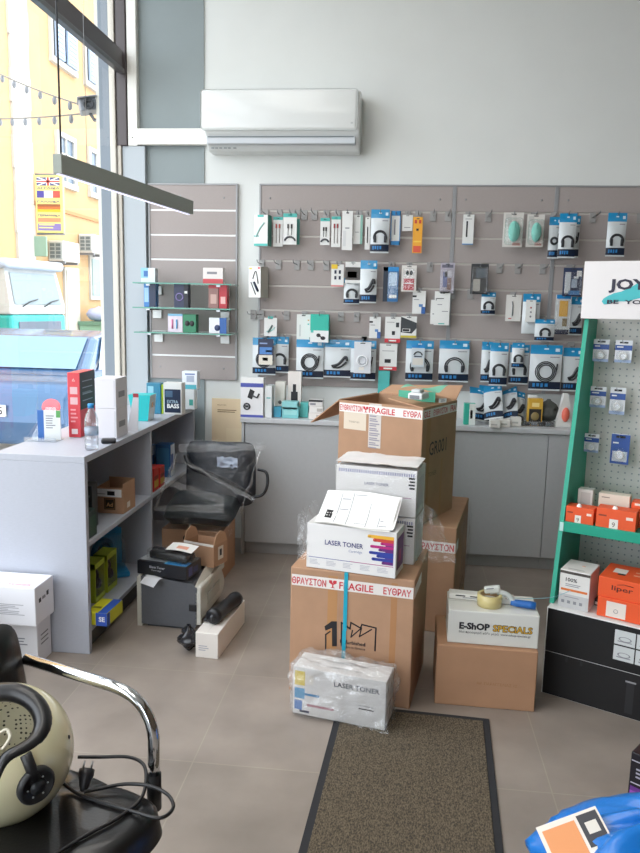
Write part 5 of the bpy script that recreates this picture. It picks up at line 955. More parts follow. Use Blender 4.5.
a = W(533, 412, 4.82); t = thing('spray_bottle', 'white spray bottle standing behind the yellow gadget box on counter', 'bottle', (a.x, 4.82, CZ))
MB().lathe([(.03, 0), (.034, .004), (.034, .09), (.024, .12), (.012, .13), (.012, .15)], mat('#e2e4e2', .35), 20).build('bottle_body', t); MB().box(-.035, .02, -.012, .012, .15, .18, WHITE, .005).tube([(-.02, 0, .15), (-.03, 0, .125)], .004, WHITE, 6).build('spray_head', t)
a = G(522, 426, CZ); t = thing('tray', 'clear shallow tray of small parts on counter front near stand', 'tray', (a.x, a.y, CZ))
MB().box(0, .2, 0, .09, 0, .003, BLISTER).box(0, .2, 0, .002, .003, .035, BLISTER).box(0, .2, .088, .09, .003, .035, BLISTER).box(0, .002, 0, .09, .003, .035, BLISTER).box(.198, .2, 0, .09, .003, .035, BLISTER).build('tray_body', t)
for k in range(4): sbox((a.x+.012+.046*k, a.y+.015, CZ+.0036), 0, 0, 0, 0, .038, .05, .02, (DGREY, MGREY, DGREY, mat('#5c6168', .4))[k], ('leftmost dark part in the clear counter tray', 'second grey part from left in the clear counter tray', 'third dark part from left in the clear counter tray', 'rightmost slate part in the clear counter tray')[k], None, 'small_part', 'part')
t = thing('plastic_bag', 'dark grey folded bag on counter between gadget box and mouse pack', 'bag', (W(548, 412, 4.80).x, 4.80, CZ))
MB().grid(lambda u, v: (.075*math.sin(3.14*min(v, .96))*(1+.5*nz(u*4, v*4, 8))*math.cos(6.2832*u)+.0, .05*math.sin(3.14*min(v, .96))*math.sin(6.2832*u)*(1+.4*nz(u*5, v*5, 1)), .001+.16*v), 24, 16, mat('#4a4c48', .5)).build('bag_body', t)
a = W(555, 427, 4.70); c = W(573, 394, 4.70); t = thing('mouse_pack', 'white pack with coral red computer mouse on counter by turquoise stand', 'mouse pack', (a.x, 4.70, CZ))
w, h = c.x-a.x, c.z-CZ
MB().prism([(0, 0), (w, 0), (w*.95, h*.5), (w*.7, h), (w*.45, h), (w*.25, h*.5)], .05, mat('#dcdcd8', .4)).build('box_body', t); MB().ell((w*.62, -.004, h*.38), (.024, .014, .045), mat('#e8705c', .35), None, 16, 12).build('mouse', t)
# ================================================================ goods hanging on the slatwall
YS = YW-.024
ROW = {1: 2.205, 2: 1.89, 3: 1.565, 4: 1.41}
def hook_geo(t, ln, tall=.055):
    MB().box(-.019, .019, -.004, 0, -tall, .006, PLATE, .001, seg=1).build('backplate', t)
    MB().tube([(0, -.003, -.022), (0, -ln*.85, -.020), (0, -ln, -.004)], .0026, mat('#8d9094', .3, .9), 6).build('prong', t)
HN_ = [0]
def hook(px, z, label, ln=.2, group=None):
    x = W(px, 240, YS).x; t = thing('display_hook', label, 'hook', (x, YS, z), 0, group); hook_geo(t, ln); return t
def hang(x0, y0, x1, y1, label, kind, d=.06, hz=None, rz=0, hookz=None, **kw):
    """one pack hanging in front of the slatwall: local x right, y into the wall, z up"""
    Y = YS-d; a = W(x0, y1, Y); c = W(x1, y0, Y); w, h = c.x-a.x, c.z-a.z
    nm = {'pouch': 'cable_bag', 'card': 'cable_card', 'box': 'boxed_cable', 'mouse': 'mouse_pack', 'usb': 'memory_card_pack', 'blister': 'blister_pack'}[kind]
    t = thing(nm, label, {'pouch': 'cable bag', 'card': 'cable card', 'box': 'box', 'mouse': 'mouse pack', 'usb': 'memory card', 'blister': 'blister pack'}[kind], (a.x, Y, a.z), R(rz))
    col = kw.get('col', mat('#e3e4e2', .4)); k = kw.get('k', 0)
    if kind == 'pouch': pouch_mesh(t, w, h, k)
    elif kind == 'box':
        dp = kw.get('dp', .035); b = MB().box(0, w, 0, dp, 0, h, col, .0015, seg=1); kw['art'](b, w, dp, h); b.build('box_body', t)
    else:
        th = kw.get('th', .0016); b = MB().box(0, w, 0, th, 0, h, col, .0004, seg=1)
        b.fr(w*.36, w*.64, h*.935, h*.965, DGREY, -.0006)
        kw['art'](b, w, h); b.build('card', t)
        if kind == 'mouse':
            MB().ell((w*.55, -.012, h*.45), (w*.30, .030, h*.30), mat('#7fd0c2', .35), None, 20, 14).ell((w*.55, -.038, h*.6), (w*.03, .006, h*.07), mat('#4fa598', .4), None, 8, 6).build('mouse', t)
            MB().box(w*.06, w*.98, -.045, -.0014, h*.06, h*.84, BLISTER, .018, seg=3).build('blister', t)
        elif kw.get('bl'):
            u0, u1, v0, v1 = kw['bl']; MB().box(w*u0, w*u1, -kw.get('bd', .016), -.0014, h*v0, h*v1, BLISTER, .005).build('blister', t)
    hx_ = a.x+w*kw.get('hx', .5); hz_ = ROW[hz] if hz else c.z-h*.05+.022
    if not kw.get('nohook'):
        g = thing('display_hook', 'display hook holding the '+' '.join(label.split()[:11]), 'hook', (hx_, YS, hz_), 0); hook_geo(g, d+.04)
    return t
TL = mat('#4fb8b0', .4)
def a_loop(top=True):      # card showing a looped black cable
    def f(b, w, h):
        if top: b.fr(0, w, h*.88, h, TL)
        b.tube(arc((w*.5, h*.06), w*.42, .35, 2.8, 14, 'xz', -.002), .006, mat('#4a4c50', .5), 6)
        for s in (.36, .62): b.tube([(w*s, -.002, h*.3), (w*s, -.002, h*.68)], .0022, INK, 5).fr(w*s-.004, w*s+.004, h*.55, h*.68, INK, -.004) if 0 else (b.tube([(w*s, -.002, h*.3), (w*s, -.002, h*.66)], .0018, INK, 5), b.fr(w*s-.005, w*s+.005, h*.52, h*.66, INK, -.004))
    return f
def a_two(m):
    def f(b, w, h):
        b.fr(0, w, h*.9, h, TL) if w < .07 else None
        for s in (.33, .66): b.tube([(w*s, -.002, h*.12), (w*s, -.002, h*.72)], .002, mat('#7a6a66', .5), 5); b.fr(w*s-.0055, w*s+.0055, h*.62, h*.76, m, -.0045)
    return f
def a_plain(*bars):
    def f(b, w, h):
        for (u0, u1, v0, v1, m) in bars: b.fr(w*u0, w*u1, h*v0, h*v1, m, -.0009)
    return f
def a_boxdevice(b, w, d, h):
    b.tube(smooth_path([(w*.15, -.001, h*.3), (w*.4, -.001, h*.55), (w*.75, -.001, h*.75)], 4), .005, mat('#9fc9c4', .4), 6); b.fr(0, w, 0, h*.08, TL); b.fr(w*.25, w*.7, h*.93, h, TL); b.sd(w+.0008, 0, d, 0, h, mat('#3f8f82', .4)); b.fr(0, w*.35, h*.3, h*.34, TL, -.001)
RB = mat('#b05048', .5)
# --- first hook row
hang(254, 215, 268.5, 246, 'white and teal boxed cable hanging leftmost in the top row', 'box', .10, 1, art=a_boxdevice, dp=.07, hx=.6, rz=-10)
hang(273, 217, 283, 246.5, 'white card with red cable tips second in the top row', 'card', .05, 1, art=a_two(RB))
hang(283, 213.5, 297, 244.5, 'teal topped card with looped black cable, left one in top row', 'card', .09, 1, art=a_loop())
hang(292, 219, 300, 244.5, 'narrow teal edged card behind left looped cable card in top row', 'card', .05, 1, art=a_plain((.6, 1, 0, 1, mat('#3f8f86', .4))))
hang(320, 218, 330, 245, 'teal topped card with looped black cable, right one in top row', 'card', .07, 1, art=a_loop())
hang(331, 216.5, 341, 247, 'white card with dark red cable tips right of looped cable card', 'card', .08, 1, art=a_two(mat('#8f2f38', .5)))
hang(341.5, 211, 353, 250, 'large plain white card in middle of the left top row group', 'card', .10, 1, art=a_plain((.3, .7, .55, .58, GREYINK), (.1, .4, .1, .5, mat('#d4d6d6', .4))))
hang(353, 215, 363, 244, 'pale green edged white card beside the large plain white card', 'card', .06, 1, art=a_plain((.75, 1, 0, 1, mat('#8fbfb2', .4)), (.2, .6, .4, .42, GREYINK)))
hang(364.5, 217, 370.5, 249.5, 'very narrow white card with a single black cable in top row', 'card', .06, 1, art=lambda b, w, h: b.tube([(w*.5, -.002, h*.2), (w*.5, -.002, h*.7)], .003, INK, 5))
hang(370, 209.5, 390, 253, 'tall blue topped cable bag in the top row near yellow strip', 'pouch', .11, 1, k=1)
hang(390, 211, 401, 245, 'narrow blue and white card between cable bag and short white card', 'card', .06, 1, art=a_plain((0, 1, .86, 1, BLUE), (0, 1, 0, .12, BLUE), (0, .08, 0, 1, BLUE), (.92, 1, 0, 1, BLUE), (.35, .5, .3, .75, GREYINK)))
hang(402, 215, 413, 231, 'short blank white card left of the yellow strip', 'card', .05, 1, art=a_plain((.2, .8, .2, .24, GREYINK)))
hang(412, 217, 423, 253, 'yellow and orange strip pack at the right of top row group', 'card', .08, 1, col=mat('#eaa52a', .4), art=a_plain((.1, .9, .02, .2, mat('#d9553a', .4)), (.15, .4, .82, .92, mat('#c9452f', .4)), (.6, .85, .82, .92, mat('#c9452f', .4)), (.35, .6, .62, .68, INK), (.1, .9, .3, .34, mat('#f3c94c', .4))))
hang(462, 214.5, 474.5, 244.5, 'narrow white card with vertical black print right of the panel seam', 'card', .05, 1, art=a_plain((.3, .45, .25, .78, INK), (.2, .8, .84, .86, GREYINK), (0, 1, 0, .03, BLUE)))
a_m = a_plain((.1, .4, .6, .95, mat('#c8c6c2', .4)), (.5, .9, .05, .12, mat('#c9938c', .4)))
hang(502, 212.5, 524, 247, 'teal computer mouse in blister pack, left of the pair', 'mouse', .09, 1, art=a_m, col=mat('#d8d4cf', .4)); hang(525.5, 214.5, 545, 247, 'teal computer mouse in blister pack, right of the pair', 'mouse', .09, 1, art=a_m, col=mat('#d8d4cf', .4))
hang(547, 217, 561, 258.5, 'blue topped cable bag at back left of the trio in top row', 'pouch', .06, 1, k=0); hang(566, 216, 581, 257.5, 'blue topped cable bag at back right of the trio in top row', 'pouch', .06, 1, k=0, hx=.6)
hang(557, 213.5, 577.5, 258, 'blue topped cable bag in front of the trio in top row', 'pouch', .12, 1, k=1)
hang(605, 213, 627.5, 256.5, 'single blue topped cable bag hanging above the white header board', 'pouch', .13, 1, k=1)
# --- second hook row
hang(248.5, 266.5, 262, 297.5, 'white box with black hub picture and grey side at wall edge', 'box', .12, 2, dp=.11, hx=.7, rz=-16, col=mat('#c9c7c0', .4), art=lambda b, w, d, h: (b.fr(.001, w-.001, .001, h-.001, WHITE), b.tube(smooth_path([(w*.35, -.002, h*.6), (w*.6, -.002, h*.85), (w*.8, -.002, h*.45)], 4), .003, INK, 5), b.tube([(w*.45, -.002, h*.5), (w*.8, -.002, h*.2)], .008, NAVY, 6), b.tube([(w*.2, -.002, h*.5), (w*.6, -.002, h*.1)], .003, INK, 5), b.fr(w*.05, w*.3, h*.9, h*.96, mat('#d0c85a', .4), -.001), b.fr(w*.75, w*.95, h*.92, h*.97, RED, -.001)))
hang(331, 264.5, 344, 286.5, 'yellow topped card with four dark adapters in second row', 'card', .07, 2, art=a_plain((0, .5, .8, 1, YELLOW), (.25, .42, .58, .74, NAVY), (.6, .77, .58, .74, NAVY), (.25, .42, .32, .48, NAVY), (.6, .77, .32, .48, NAVY), (0, 1, 0, .07, mat('#d88a8a', .4))))
hang(343.5, 278, 360, 304, 'pale cable bag with navy base below the card reader pack', 'pouch', .05, 2, k=1, nohook=1); hang(345, 262, 361, 283, 'black and white card reader pack above the pale cable bag', 'card', .07, 2, art=a_plain((0, 1, .15, .75, mat('#4a4644', .4)), (.15, .75, .25, .55, mat('#c9c4c0', .4)), (.2, .6, .3, .5, RB)))
hang(359.5, 260.5, 377.5, 303, 'tall blue topped white cable bag in the second row', 'pouch', .10, 2, k=2)
hang(382.5, 267, 399, 301.5, 'blue and black blister pack with cable in second row', 'blister', .08, 2, col=mat('#2f6fa8', .4), art=a_plain((0, .3, 0, 1, mat('#1d2a3c', .4)), (.4, .9, .45, .85, mat('#9fbfd8', .4)), (0, 1, .88, 1, BLUE), (.4, .9, .1, .2, WHITE)), bl=(.3, .95, .1, .85))
hang(401, 265.5, 417, 291.5, 'rounded white and red blister with two dark earbuds', 'blister', .07, 2, col=mat('#e6e2de', .4), art=lambda b, w, h: (b.fr(w*.15, w*.85, h*.06, h*.5, mat('#c83a44', .4)), b.fr(w*.2, w*.8, h*.3, h*.34, WHITE, -.001), b.ell((w*.38, -.004, h*.72), (w*.1, .006, h*.09), INK, None, 10, 8), b.ell((w*.64, -.004, h*.72), (w*.1, .006, h*.09), INK, None, 10, 8)), bl=(.1, .9, .05, .88))
a_sd = a_plain((.7, 1, 0, .3, mat('#2f62a8', .4)), (.5, .8, .3, .42, mat('#5a88c0', .4)), (.1, .5, .6, .63, GREYINK), (0, .3, .72, .8, INK))
hang(412, 291, 426, 313.5, 'white memory card pack with blue corner below the earbud blister', 'usb', .05, None, art=a_sd)
hang(430, 300, 441, 324, 'grey white card tilted behind the larger card left of seam', 'card', .05, None, art=a_plain((.2, .6, .4, .44, GREYINK)), rz=0); hang(433.5, 291.5, 450.5, 325, 'larger white card with faint print just left of panel seam', 'card', .08, None, art=a_plain((.1, .6, .78, .8, INK), (.5, .9, .4, .42, GREYINK), (.3, .7, .03, .06, TL), (.2, .5, .6, .62, GREYINK)))
hang(439.5, 263, 455, 293, 'lilac grey translucent pouch hanging over the panel seam', 'blister', .08, 2, col=mat('#b4aebc', .4), art=a_plain((.1, .9, .84, .94, mat('#6a6878', .4)), (.2, .5, .2, .7, mat('#6f78a4', .4)), (.5, .8, .1, .5, mat('#8a6f6a', .4)), (.3, .8, .55, .75, mat('#d4d2dc', .4))), bl=(.03, .97, .03, .8))
hang(470, 264, 489, 294, 'black blister pack with dark holder in middle of second row', 'blister', .09, 2, col=mat('#34363a', .4), art=a_plain((.15, .55, .1, .5, mat('#b4b0a8', .4)), (.3, .9, .55, .85, mat('#55606c', .4)), (.6, .9, .1, .5, mat('#22252a', .4))), bl=(.05, .95, .05, .9), bd=.03)
hang(480.5, 292.5, 496, 314.5, 'small blue topped bag below the black blister pack', 'pouch', .06, None, k=1)
hang(505, 295, 522, 321, 'white card with thin grey cable in the right second row', 'card', .06, None, col=mat('#dcdad6', .4), art=lambda b, w, h: (b.tube([(w*.45, -.002, h*.2), (w*.45, -.002, h*.6), (w*.4, -.002, h*.75)], .004, MGREY, 5), b.fr(w*.2, w*.4, h*.08, h*.12, RB)))
hang(521, 294, 541, 333.5, 'blue topped bag with white charger near right panel seam', 'pouch', .06, None, k=3)
hang(525, 300, 536.5, 322, 'white charger card inside front of the blue topped bag', 'card', .09, None, art=lambda b, w, h: [b.lathe([(.006, 0), (.006, .001)], (MGREY, GREYINK, RB)[q], 10, Matrix.Translation((w*.5, 0, h*(.25+.2*q))) @ Matrix.Rotation(R(90), 4, 'X')) for q in range(3)], nohook=1)
hang(534, 319.5, 555, 341, 'wide blue cable bag lowest in the right second row', 'pouch', .10, None, k=1)
hang(566.5, 297, 584, 335, 'pale blue cable bag behind yellow one beside the header board', 'pouch', .05, None, k=2)
hang(553.5, 295, 572, 334, 'bag with yellow printed card beside the header board', 'blister', .09, None, col=mat('#ccd0d2', .4), art=a_plain((.25, .8, .45, .85, mat('#e6ae2f', .4)), (.05, .95, 0, .12, NAVY), (.05, .95, .9, 1, BLUE), (.5, .8, .2, .4, mat('#8c7c5c', .4))), bl=(.02, .98, .02, .9))
hang(562, 268, 583, 296, 'navy and white cable blister at top left of header board', 'blister', .12, 2, col=mat('#2c3a5c', .4), art=a_plain((.1, .4, .1, .85, mat('#d0d6dc', .4)), (.45, .75, .3, .6, mat('#aab8cc', .4)), (.7, .95, .7, .9, WHITE), (.3, .9, .05, .2, mat('#4a86c0', .4)), (.55, .8, .62, .7, mat('#dde2e8', .4))), bl=(.05, .95, .05, .85))
# --- third hook row
hang(264, 318, 277, 336, 'small white card with grey plug and teal tab in third row', 'card', .07, None, art=lambda b, w, h: (b.tube([(w*.3, -.002, h*.2), (w*.65, -.002, h*.6)], .006, mat('#55706c', .4), 6), b.tube(smooth_path([(w*.2, -.002, h*.25), (w*.6, -.002, h*.3), (w*.85, -.002, h*.5)], 3), .002, TL, 5), b.fr(w*.3, w*.7, h*.95, h*1.08, TL)))
hang(296.5, 314.5, 310.5, 340, 'white card with column of dots left of the teal box', 'card', .05, None, art=a_plain((.8, .92, .75, .8, mat('#d0a05a', .4)), (.8, .92, .6, .65, TL), (.2, .3, .15, .6, mat('#c4c6c6', .4))))
def a_teal(b, w, d, h): b.fr(0, w, 0, h*.42, mat('#e4e8e8', .4), -.0009); b.ell((w*.45, -.001, h*.25), (.014, .003, .012), INK, None, 10, 8); b.ell((w*.7, -.001, h*.15), (.016, .003, .012), INK, None, 10, 8); b.tube([(w*.45, -.001, h*.25), (w*.7, -.001, h*.15)], .004, INK, 5); b.fr(w*.03, w*.18, h*.34, h*.42, TL, -.0012)
hang(310, 314.5, 329, 342, 'bright teal box with small black connectors in third row', 'box', .13, None, dp=.075, col=mat('#2ab6a2', .4), art=a_teal)
hang(369, 317, 381, 338, 'white memory card pack alone in the middle third row', 'usb', .05, 3, art=a_sd)
a_sk = lambda b, w, h: (b.fr(0, w, 0, h*.16, mat('#cc3540', .4)), b.fr(w*.25, w*.75, h*.05, h*.11, WHITE, -.001), b.fr(w*.45, w*.65, h*.3, h*.45, INK), b.fr(w*.7, w*.9, h*.6, h*.78, DGREY), b.fr(w*.1, w*.6, h*.78, h*.8, GREYINK))
hang(384.5, 317, 401, 342.5, 'white pack with red base, upper one in third row', 'usb', .06, 3, art=a_sk)
hang(400.5, 316.5, 417, 337.5, 'black and white usb stick card right of upper red based pack', 'usb', .08, 3, art=lambda b, w, h: (b.poly([(0, -.0008, h*.25), (w*.7, -.0008, h*.2), (w, -.0008, h*.45), (w, -.0008, h*.7), (0, -.0008, h*.97)], mat('#34383c', .4)), b.fr(w*.1, w*.6, h*.28, h*.42, WHITE, -.0012), b.fr(0, w, 0, h*.1, mat('#c9b93a', .4)), b.fr(w*.12, w*.55, h*.3, h*.4, INK, -.0016)))
# --- fourth row
hang(252.5, 338, 276, 374.5, 'large blue topped cable bag leftmost in the bottom row', 'pouch', .07, 4, k=0); hang(270.5, 337, 289, 372.5, 'blue topped cable bag tucked behind right of leftmost bag', 'pouch', .05, 4, k=1)
hang(258, 339, 273.5, 360.5, 'navy and white reader card in front of leftmost cable bag', 'card', .12, 4, col=mat('#232c4a', .4), art=a_plain((.1, .6, .76, .82, mat('#8aa0c8', .4)), (.1, .9, .3, .62, mat('#4a7fc0', .4)), (.05, .95, -.18, .26, mat('#dcd6c8', .4)), (.3, .65, 0, .14, INK), (.5, .9, .4, .48, WHITE)))
hang(296, 340, 324, 378, 'blue topped bag with coiled black cable second in bottom row', 'pouch', .08, 4, k=0); hang(323.5, 340, 351.5, 377, 'blue topped bag with slanted black plug third in bottom row', 'pouch', .07, 4, k=2); hang(350, 341, 376.5, 380, 'blue topped bag behind white card fourth in bottom row', 'pouch', .07, 4, k=0)
hang(353.5, 342, 371.5, 373, 'translucent white cable card in front of fourth bottom bag', 'blister', .12, 4, col=mat('#d6d9de', .4), art=lambda b, w, h: (b.tube(arc((w*.5, h*.4), w*.3, 0, 6.2832, 20, 'xz', -.004)[:-1], .004, mat('#eef0f2', .4), 6, True), b.tube(arc((w*.5, h*.4), w*.2, 0, 6.2832, 20, 'xz', -.004)[:-1], .003, mat('#bfc4ca', .4), 6, True), b.fr(w*.3, w*.6, h*.1, h*.2, mat('#e6e2da', .4), -.001)))
hang(379, 344, 397.5, 370, 'white pack with red base, lower one under the memory cards', 'usb', .06, 4, art=lambda b, w, h: (b.fr(0, w, 0, h*.14, mat('#cc3540', .4)), b.fr(w*.25, w*.75, h*.04, h*.1, WHITE, -.001), b.fr(w*.3, w*.65, h*.28, h*.42, INK), b.fr(w*.15, w*.85, h*.72, h*.74, GREYINK)))
hang(405, 341, 434, 380.5, 'blue topped cable bag directly above the tall open carton', 'pouch', .08, 4, k=1)
hang(411, 345, 425, 367, 'small pale cable card in front of bag above tall carton', 'card', .115, None, col=mat('#c9d2d8', .4), art=lambda b, w, h: (b.tube(arc((w*.5, h*.5), w*.32, .2, 2.9, 12, 'xz', -.003), .004, DGREY, 6), b.fr(0, w, h*.86, h, BLUE), b.fr(w*.1, w*.9, h*.1, h*.4, mat('#d8d4cc', .4)), b.fr(w*.2, w*.8, h*.45, h*.5, NAVY)), nohook=1)
hang(438, 341, 470, 381.5, 'wide blue topped bag with black headset cable above carton corner', 'pouch', .08, 4, k=1)
hang(480, 342, 493, 382, 'pale cable bag at back left of the bottom right cluster', 'pouch', .05, 4, k=2); hang(508, 345, 530, 384, 'blue topped bag right of front one in bottom right cluster', 'pouch', .06, 4, k=1); hang(488.5, 343, 509, 385.5, 'blue topped cable bag at front left of bottom right cluster', 'pouch', .10, 4, k=1)
hang(511, 343, 525, 368, 'small dark blue card bag before right bag of bottom cluster', 'pouch', .10, None, k=1, nohook=1)
hang(528, 345.5, 563, 390, 'biggest blue topped bag with coiled black cable, bottom row right', 'pouch', .11, 4, k=0); hang(560.5, 348, 583, 391, 'blue topped cable bag half hidden by turquoise stand edge', 'pouch', .07, 4, k=2)
# --- empty hooks
ordn = ['first', 'second', 'third', 'fourth', 'fifth', 'sixth', 'seventh', 'eighth']
for row, z, pxs in (('top', 2.205, (304, 314, 432, 447, 487, 591, 638)), ('second', 1.89, (279, 297.5, 311.5, 327, 431, 501, 519.5, 544.5)), ('third', 1.565, (262, 288, 343, 359))):
    for i, px in enumerate(pxs): hook(px, z, f'empty metal display hook, {ordn[i]} empty from left in {row} hook row', .19)
hook(254, 1.565, 'long empty display hook sticking out at the left wall edge', .2)
for i, (px, z) in enumerate(((455, 1.725), (473, 1.725), (290, 1.41), (473, 1.405))): hook(px, z, ('short empty hook below second row left beside the panel seam', 'short empty hook below second row right of the panel seam', 'empty hook in bottom row between the left cable bags', 'empty hook in bottom row above the right end of carton')[i], .14)

# ================================================================ salon chair with helmet and cable
LEA = mat('#141416', .32, bump=.06, scale=160, coat=.2)
f_ = Vector((.945, -.326, 0)).normalized(); l_ = Vector((.326, .945, 0)).normalized(); FLc = Vector((-.492, 1.535, 0))
CH = FLc-f_*.25-l_*.26; CRZ = math.atan2(f_.y, f_.x)       # local x forward, y to the chair's left
t = thing('armchair', 'black leather chair with chrome tube armrests holding the cream helmet', 'chair', (CH.x, CH.y, 0), CRZ)
SZT = .47
def seatfn(u, v):
    a_, b_ = 2*u-1, 2*v-1; r_ = max(abs(a_), abs(b_)); k_ = r_/((abs(a_)**7+abs(b_)**7)**(1/7) or 1); x, y = .018+.245*a_*k_, .27*b_*k_; ex = 1-r_**14; ey = 1
    c = min(abs(((x+y)*3.1) % 1-.5), abs(((x-y)*3.1) % 1-.5)); gr = -.010*math.exp(-(abs(c-.5)*20)**2) if 0 else -.010*math.exp(-((.5-max(abs(((x+y)*2.9+.5) % 1-.5), abs(((x-y)*2.9+.5) % 1-.5)))*16)**2)
    return (x, y, SZT-.075*(1-(max(0, ex*ey))**.35)+gr*.9)
b = MB().grid(seatfn, 60, 60, LEA); b.box(-.20, .24, -.245, .245, .345, .42, LEA, .05, seg=4); b.build('seat', t)
b = MB(); slabgrid(b, lambda u, v: (-.19-.065*v, .292-.57*u, .46+.345*v), .04, 20, 20, LEA); b.build('backrest', t)
def toL(p): q = Vector(p)-Vector((CH.x, CH.y, 0)); return Vector((q.dot(f_), q.dot(l_), p[2]))
A0, A1, A2, A3 = toL(W(26, 659, 1.715)), toL(W(122, 690, 1.61)), toL(W(153, 722, 1.592)), toL(W(154, 778, 1.60))
for s in (1, -1):
    f2 = lambda p: (p[0], p[1]*s, p[2])
    B0, B1, B2 = toL(W(112, 686, 1.625)), toL(W(150, 698, 1.598)), toL(W(153.5, 738, 1.594))
    mid = [A0, A0.lerp(B0, .5)]+[B0*(1-k/10)**2+B1*2*(k/10)*(1-k/10)+B2*(k/10)**2 for k in range(11)]+[B2.lerp(A3, .5), A3]
    MB().tube([f2(p) for p in mid], .0145, CHROME, 16).build('armrest', t)
    MB().tube([f2(A3+Vector((0, 0, .012))), f2(A3-Vector((0, 0, .08)))], .0175, BLACK, 12).build('arm_sleeve', t)
MB().lathe([(.03, .06), (.03, .34)], CHROME, 20).build('column', t)
MB().lathe([(.27, 0), (.27, .012), (.06, .05), (.03, .062)], CHROME, 36).build('base', t)
# helmet
HC = W(4, 753, 1.47); HR = .150
hb = SZT+.002
t = thing('helmet', 'cream open face scooter helmet with black padded rim on the leather chair', 'helmet', (HC.x, HC.y, hb))
cz = HC.z-hb
nrm = (CR*.05+CU*.62-CF*.78).normalized()
zax = nrm; xax = CR.copy(); xax = (xax-zax*xax.dot(zax)).normalized(); yax = zax.cross(xax)
MH = Matrix((xax, yax, zax)).transposed().to_4x4(); MH.translation = (0, 0, cz)
CREAM = mat('#f1ebc4', .22, coat=.6); TH0 = R(58)
def sph(r, th, ph, m=(1, 1, 1)): return Vector((r*math.sin(th)*math.cos(ph)*m[0], r*math.sin(th)*math.sin(ph)*m[1], r*math.cos(th)*m[2]))
def edge(ph):      # the face opening dips on the lower side
    d1 = (ph+R(42)+math.pi) % (2*math.pi)-math.pi; d2 = (ph+R(110)+math.pi) % (2*math.pi)-math.pi
    return TH0-R(26)*math.exp(-(d1/R(42))**2)+R(14)*math.exp(-(d2/R(40))**2)
b = MB().grid(lambda u, v: sph(HR, edge(-6.2832*u)+(math.pi-edge(-6.2832*u))*v, -6.2832*u, (1, 1, 1.06)), 64, 32, CREAM, MH)
b.build('shell', t)
def dots():
    m = bpy.data.materials.new('perforated_lining'); m.use_nodes = True; nt = m.node_tree; bb = nt.nodes['Principled BSDF']; bb.inputs['Roughness'].default_value = .8
    tc = nt.nodes.new('ShaderNodeTexCoord'); vo = nt.nodes.new('ShaderNodeTexVoronoi'); vo.inputs['Scale'].default_value = 85; vo.inputs['Randomness'].default_value = .15
    nt.links.new(tc.outputs['Object'], vo.inputs['Vector']); lt = nt.nodes.new('ShaderNodeMath'); lt.operation = 'LESS_THAN'; lt.inputs[1].default_value = .26; nt.links.new(vo.outputs['Distance'], lt.inputs[0])
    mx = nt.nodes.new('ShaderNodeMix'); mx.data_type = 'RGBA'; mx.inputs[6].default_value = lin('#dad5bf'); mx.inputs[7].default_value = lin('#4d4a40'); nt.links.new(lt.outputs[0], mx.inputs[0]); nt.links.new(mx.outputs[2], bb.inputs['Base Color']); return m
MB().grid(lambda u, v: sph(HR-.03, edge(6.2832*u)-R(4)+(math.pi-edge(6.2832*u)+R(4))*v, 6.2832*u, (1, 1, 1.04)), 48, 24, dots(), MH).build('lining', t)
rim = [sph(HR-.016, edge(-a)-R(3), -a, (1, 1, 1.06)) for a in [6.2832*k/56 for k in range(56)]]
MB().tube(rim, [.021-.008*math.exp(-(((-6.2832*k/56+R(60)+math.pi) % 6.2832-math.pi)/R(60))**2) for k in range(56)], mat('#1b1b1e', .35, coat=.25), 14, True, MH).build('rim_padding', t)
pad = MB().grid(lambda u, v: sph(HR-.022-.006*math.sin(3.14*v), edge(-R(200)+R(210)*u)-R(2)+R(44)*v, -R(200)+R(210)*u, (1, 1, 1.04)), 40, 10, mat('#1d1d20', .7), MH); pad.build('cheek_pad', t)
def onshell(px, py, r):
    d = ray(px, py).normalized(); c = Vector((HC.x, HC.y, HC.z)); oc = EYE-c; bq = oc.dot(d); cc_ = oc.dot(oc)-r*r; s = bq*bq-cc_
    return EYE+d*(-bq-math.sqrt(max(s, 0)))-Vector((HC.x, HC.y, hb))
p = onshell(36, 785, HR+.003); nn = (p-Vector((0, 0, cz))).normalized(); Mv = nn.to_track_quat('Z', 'Y').to_matrix().to_4x4(); Mv.translation = p
b = MB().lathe([(.040, -.012), (.041, .004), (.036, .010), (.033, .010), (.032, .007), (.002, .009)], mat('#222326', .4), 32, Mv)
for k in range(6): b.ell((.022*math.cos(k*1.047), .022*math.sin(k*1.047), .009), (.0025, .0025, .0015), mat('#9aa0a2', .4), Mv, 8, 6)
b.lathe([(.014, .0085), (.017, .0095), (.0005, .0105)], mat('#3b3e42', .35), 20, Mv); b.build('visor_pivot', t)
p2 = onshell(28, 762, HR+.002); d2 = (p2-p); 
MB().tube([p+d2*.3+nn*.004, p+d2*.8+nn*.006, p2+d2*.35+nn*.002], [.014, .012, .012], BLACK, 10).build('visor_tab', t)
pa = onshell(69, 737, HR+.001); b = MB().ell(pa, (.003, .003, .005), DGREY, None, 10, 8); b.build('snap_button', t)
pr_ = onshell(2, 755, HR-.004)
q0, q1, q2, q3 = [onshell(px, py, HR*.93) for px, py in ((-6, 738), (6, 730), (10, 738), (2, 750))]
MB().tube(smooth_path([q0, q1, q2, q3], 6), .004, mat('#d8d2c0', .5), 8).build('strap_loop', t)
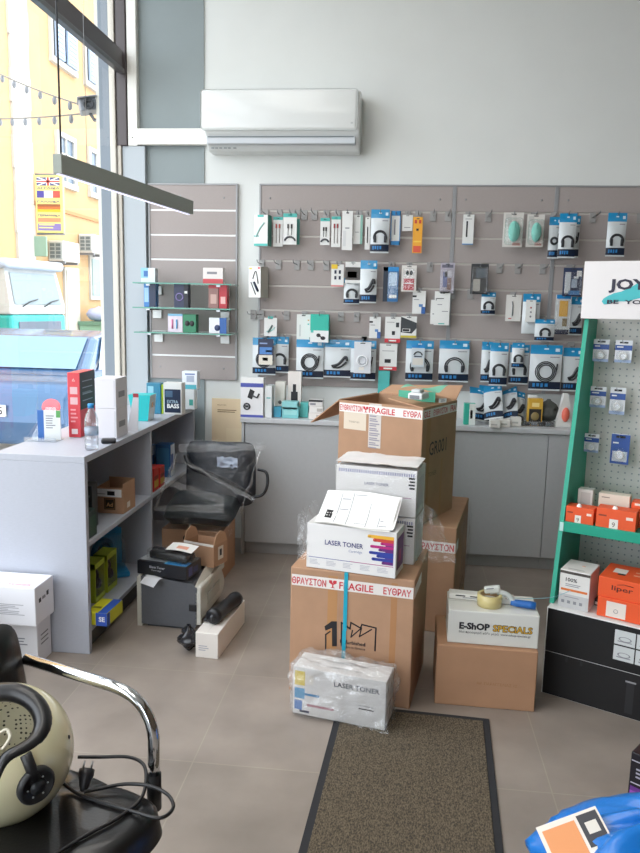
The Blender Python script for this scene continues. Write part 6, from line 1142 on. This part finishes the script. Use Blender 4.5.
# power cable with plug on the seat
def SPt(px, py, dz=.0): return G(px, py, SZT+.006+dz)
base = SPt(95, 800)
pts = [SPt(78, 757, .03), SPt(100, 757, .03), SPt(128, 757, .03), SPt(143, 764, .03), SPt(146, 780, .015), SPt(140, 800), SPt(118, 818), SPt(85, 836), SPt(50, 858), SPt(20, 880)]
t = thing('power_cable', 'black power cable with two pin plug looped over the chair seat', 'cable', tuple(base))
MB().tube([p-base for p in smooth_path(pts, 8)], .0042, mat('#1a1a1d', .35), 8).build('cord', t)
pts = [SPt(62, 782, .004), SPt(80, 795), SPt(105, 803), SPt(135, 812), SPt(160, 818, .0), SPt(173, 808, .0), SPt(168, 795, .006), SPt(150, 786, .012), SPt(125, 784, .008), SPt(98, 789, .006), SPt(84, 792, .008)]
MB().tube([p-base for p in smooth_path(pts, 8)], .0042, mat('#1a1a1d', .35), 8).build('cord', t)
pp = SPt(84, 786, .012)-base; pd = (SPt(88, 764, .045)-base-pp).normalized(); Mp = pd.to_track_quat('Z', 'Y').to_matrix().to_4x4(); Mp.translation = pp
MB().lathe([(.006, -.012), (.011, .0), (.014, .012), (.018, .022), (.018, .036)], mat('#202024', .4), 20, Mp).build('plug', t)
MB().tube([(-.0095, 0, .036), (-.0095, 0, .054)], .0024, STEEL, 8, M=Mp).tube([(.0095, 0, .036), (.0095, 0, .054)], .0024, STEEL, 8, M=Mp).build('plug_pins', t)

# ---------------------------------------------------------------- groups of like things
GROUPS = {'display_hook': 'display hooks on the slatwall', 'cable_bag': 'blue topped cable bags', 'cable_card': 'carded cables on the slatwall', 'memory_card_pack': 'memory card packs on the slatwall', 'blister_pack': 'blister packs on the slatwall',
 'boxed_cable': 'boxed accessories on the slatwall', 'cable_pack': 'cable packs on the pegboard', 'peg_hook': 'hooks on the pegboard', 'slatwall_panel': 'slatwall panels', 'base_cabinet': 'base cabinets of the counter', 'glass_shelf': 'glass shelves',
 'cardboard_carton': 'brown cardboard cartons', 'toner_box': 'toner boxes', 'toner_carton': 'white cartons by the window shelf', 'appliance_box': 'black appliance boxes', 'headset_pack': 'headset packs on the bottom shelf', 'product_box': 'small product boxes',
 'rubbish_sack': 'rubbish sacks on the container', 'string_light': 'strings of bulbs outside', 'air_conditioner_unit': 'outdoor air conditioners', 'mouse_pack': 'packed computer mice', 'small_part': 'small parts in the tray', 'leaflet': 'leaflets', 'delivery_note': 'papers on the toner boxes', 'plastic_film': 'loose film on the toner boxes', 'toner_cartridge': 'toner cartridges', 'plastic_bag': 'plastic bags'}
for o in list(SC.objects):
    if o.parent is None and 'label' in o and 'group' not in o:
        g = GROUPS.get(o.name.split('.')[0])
        if g: o['group'] = g
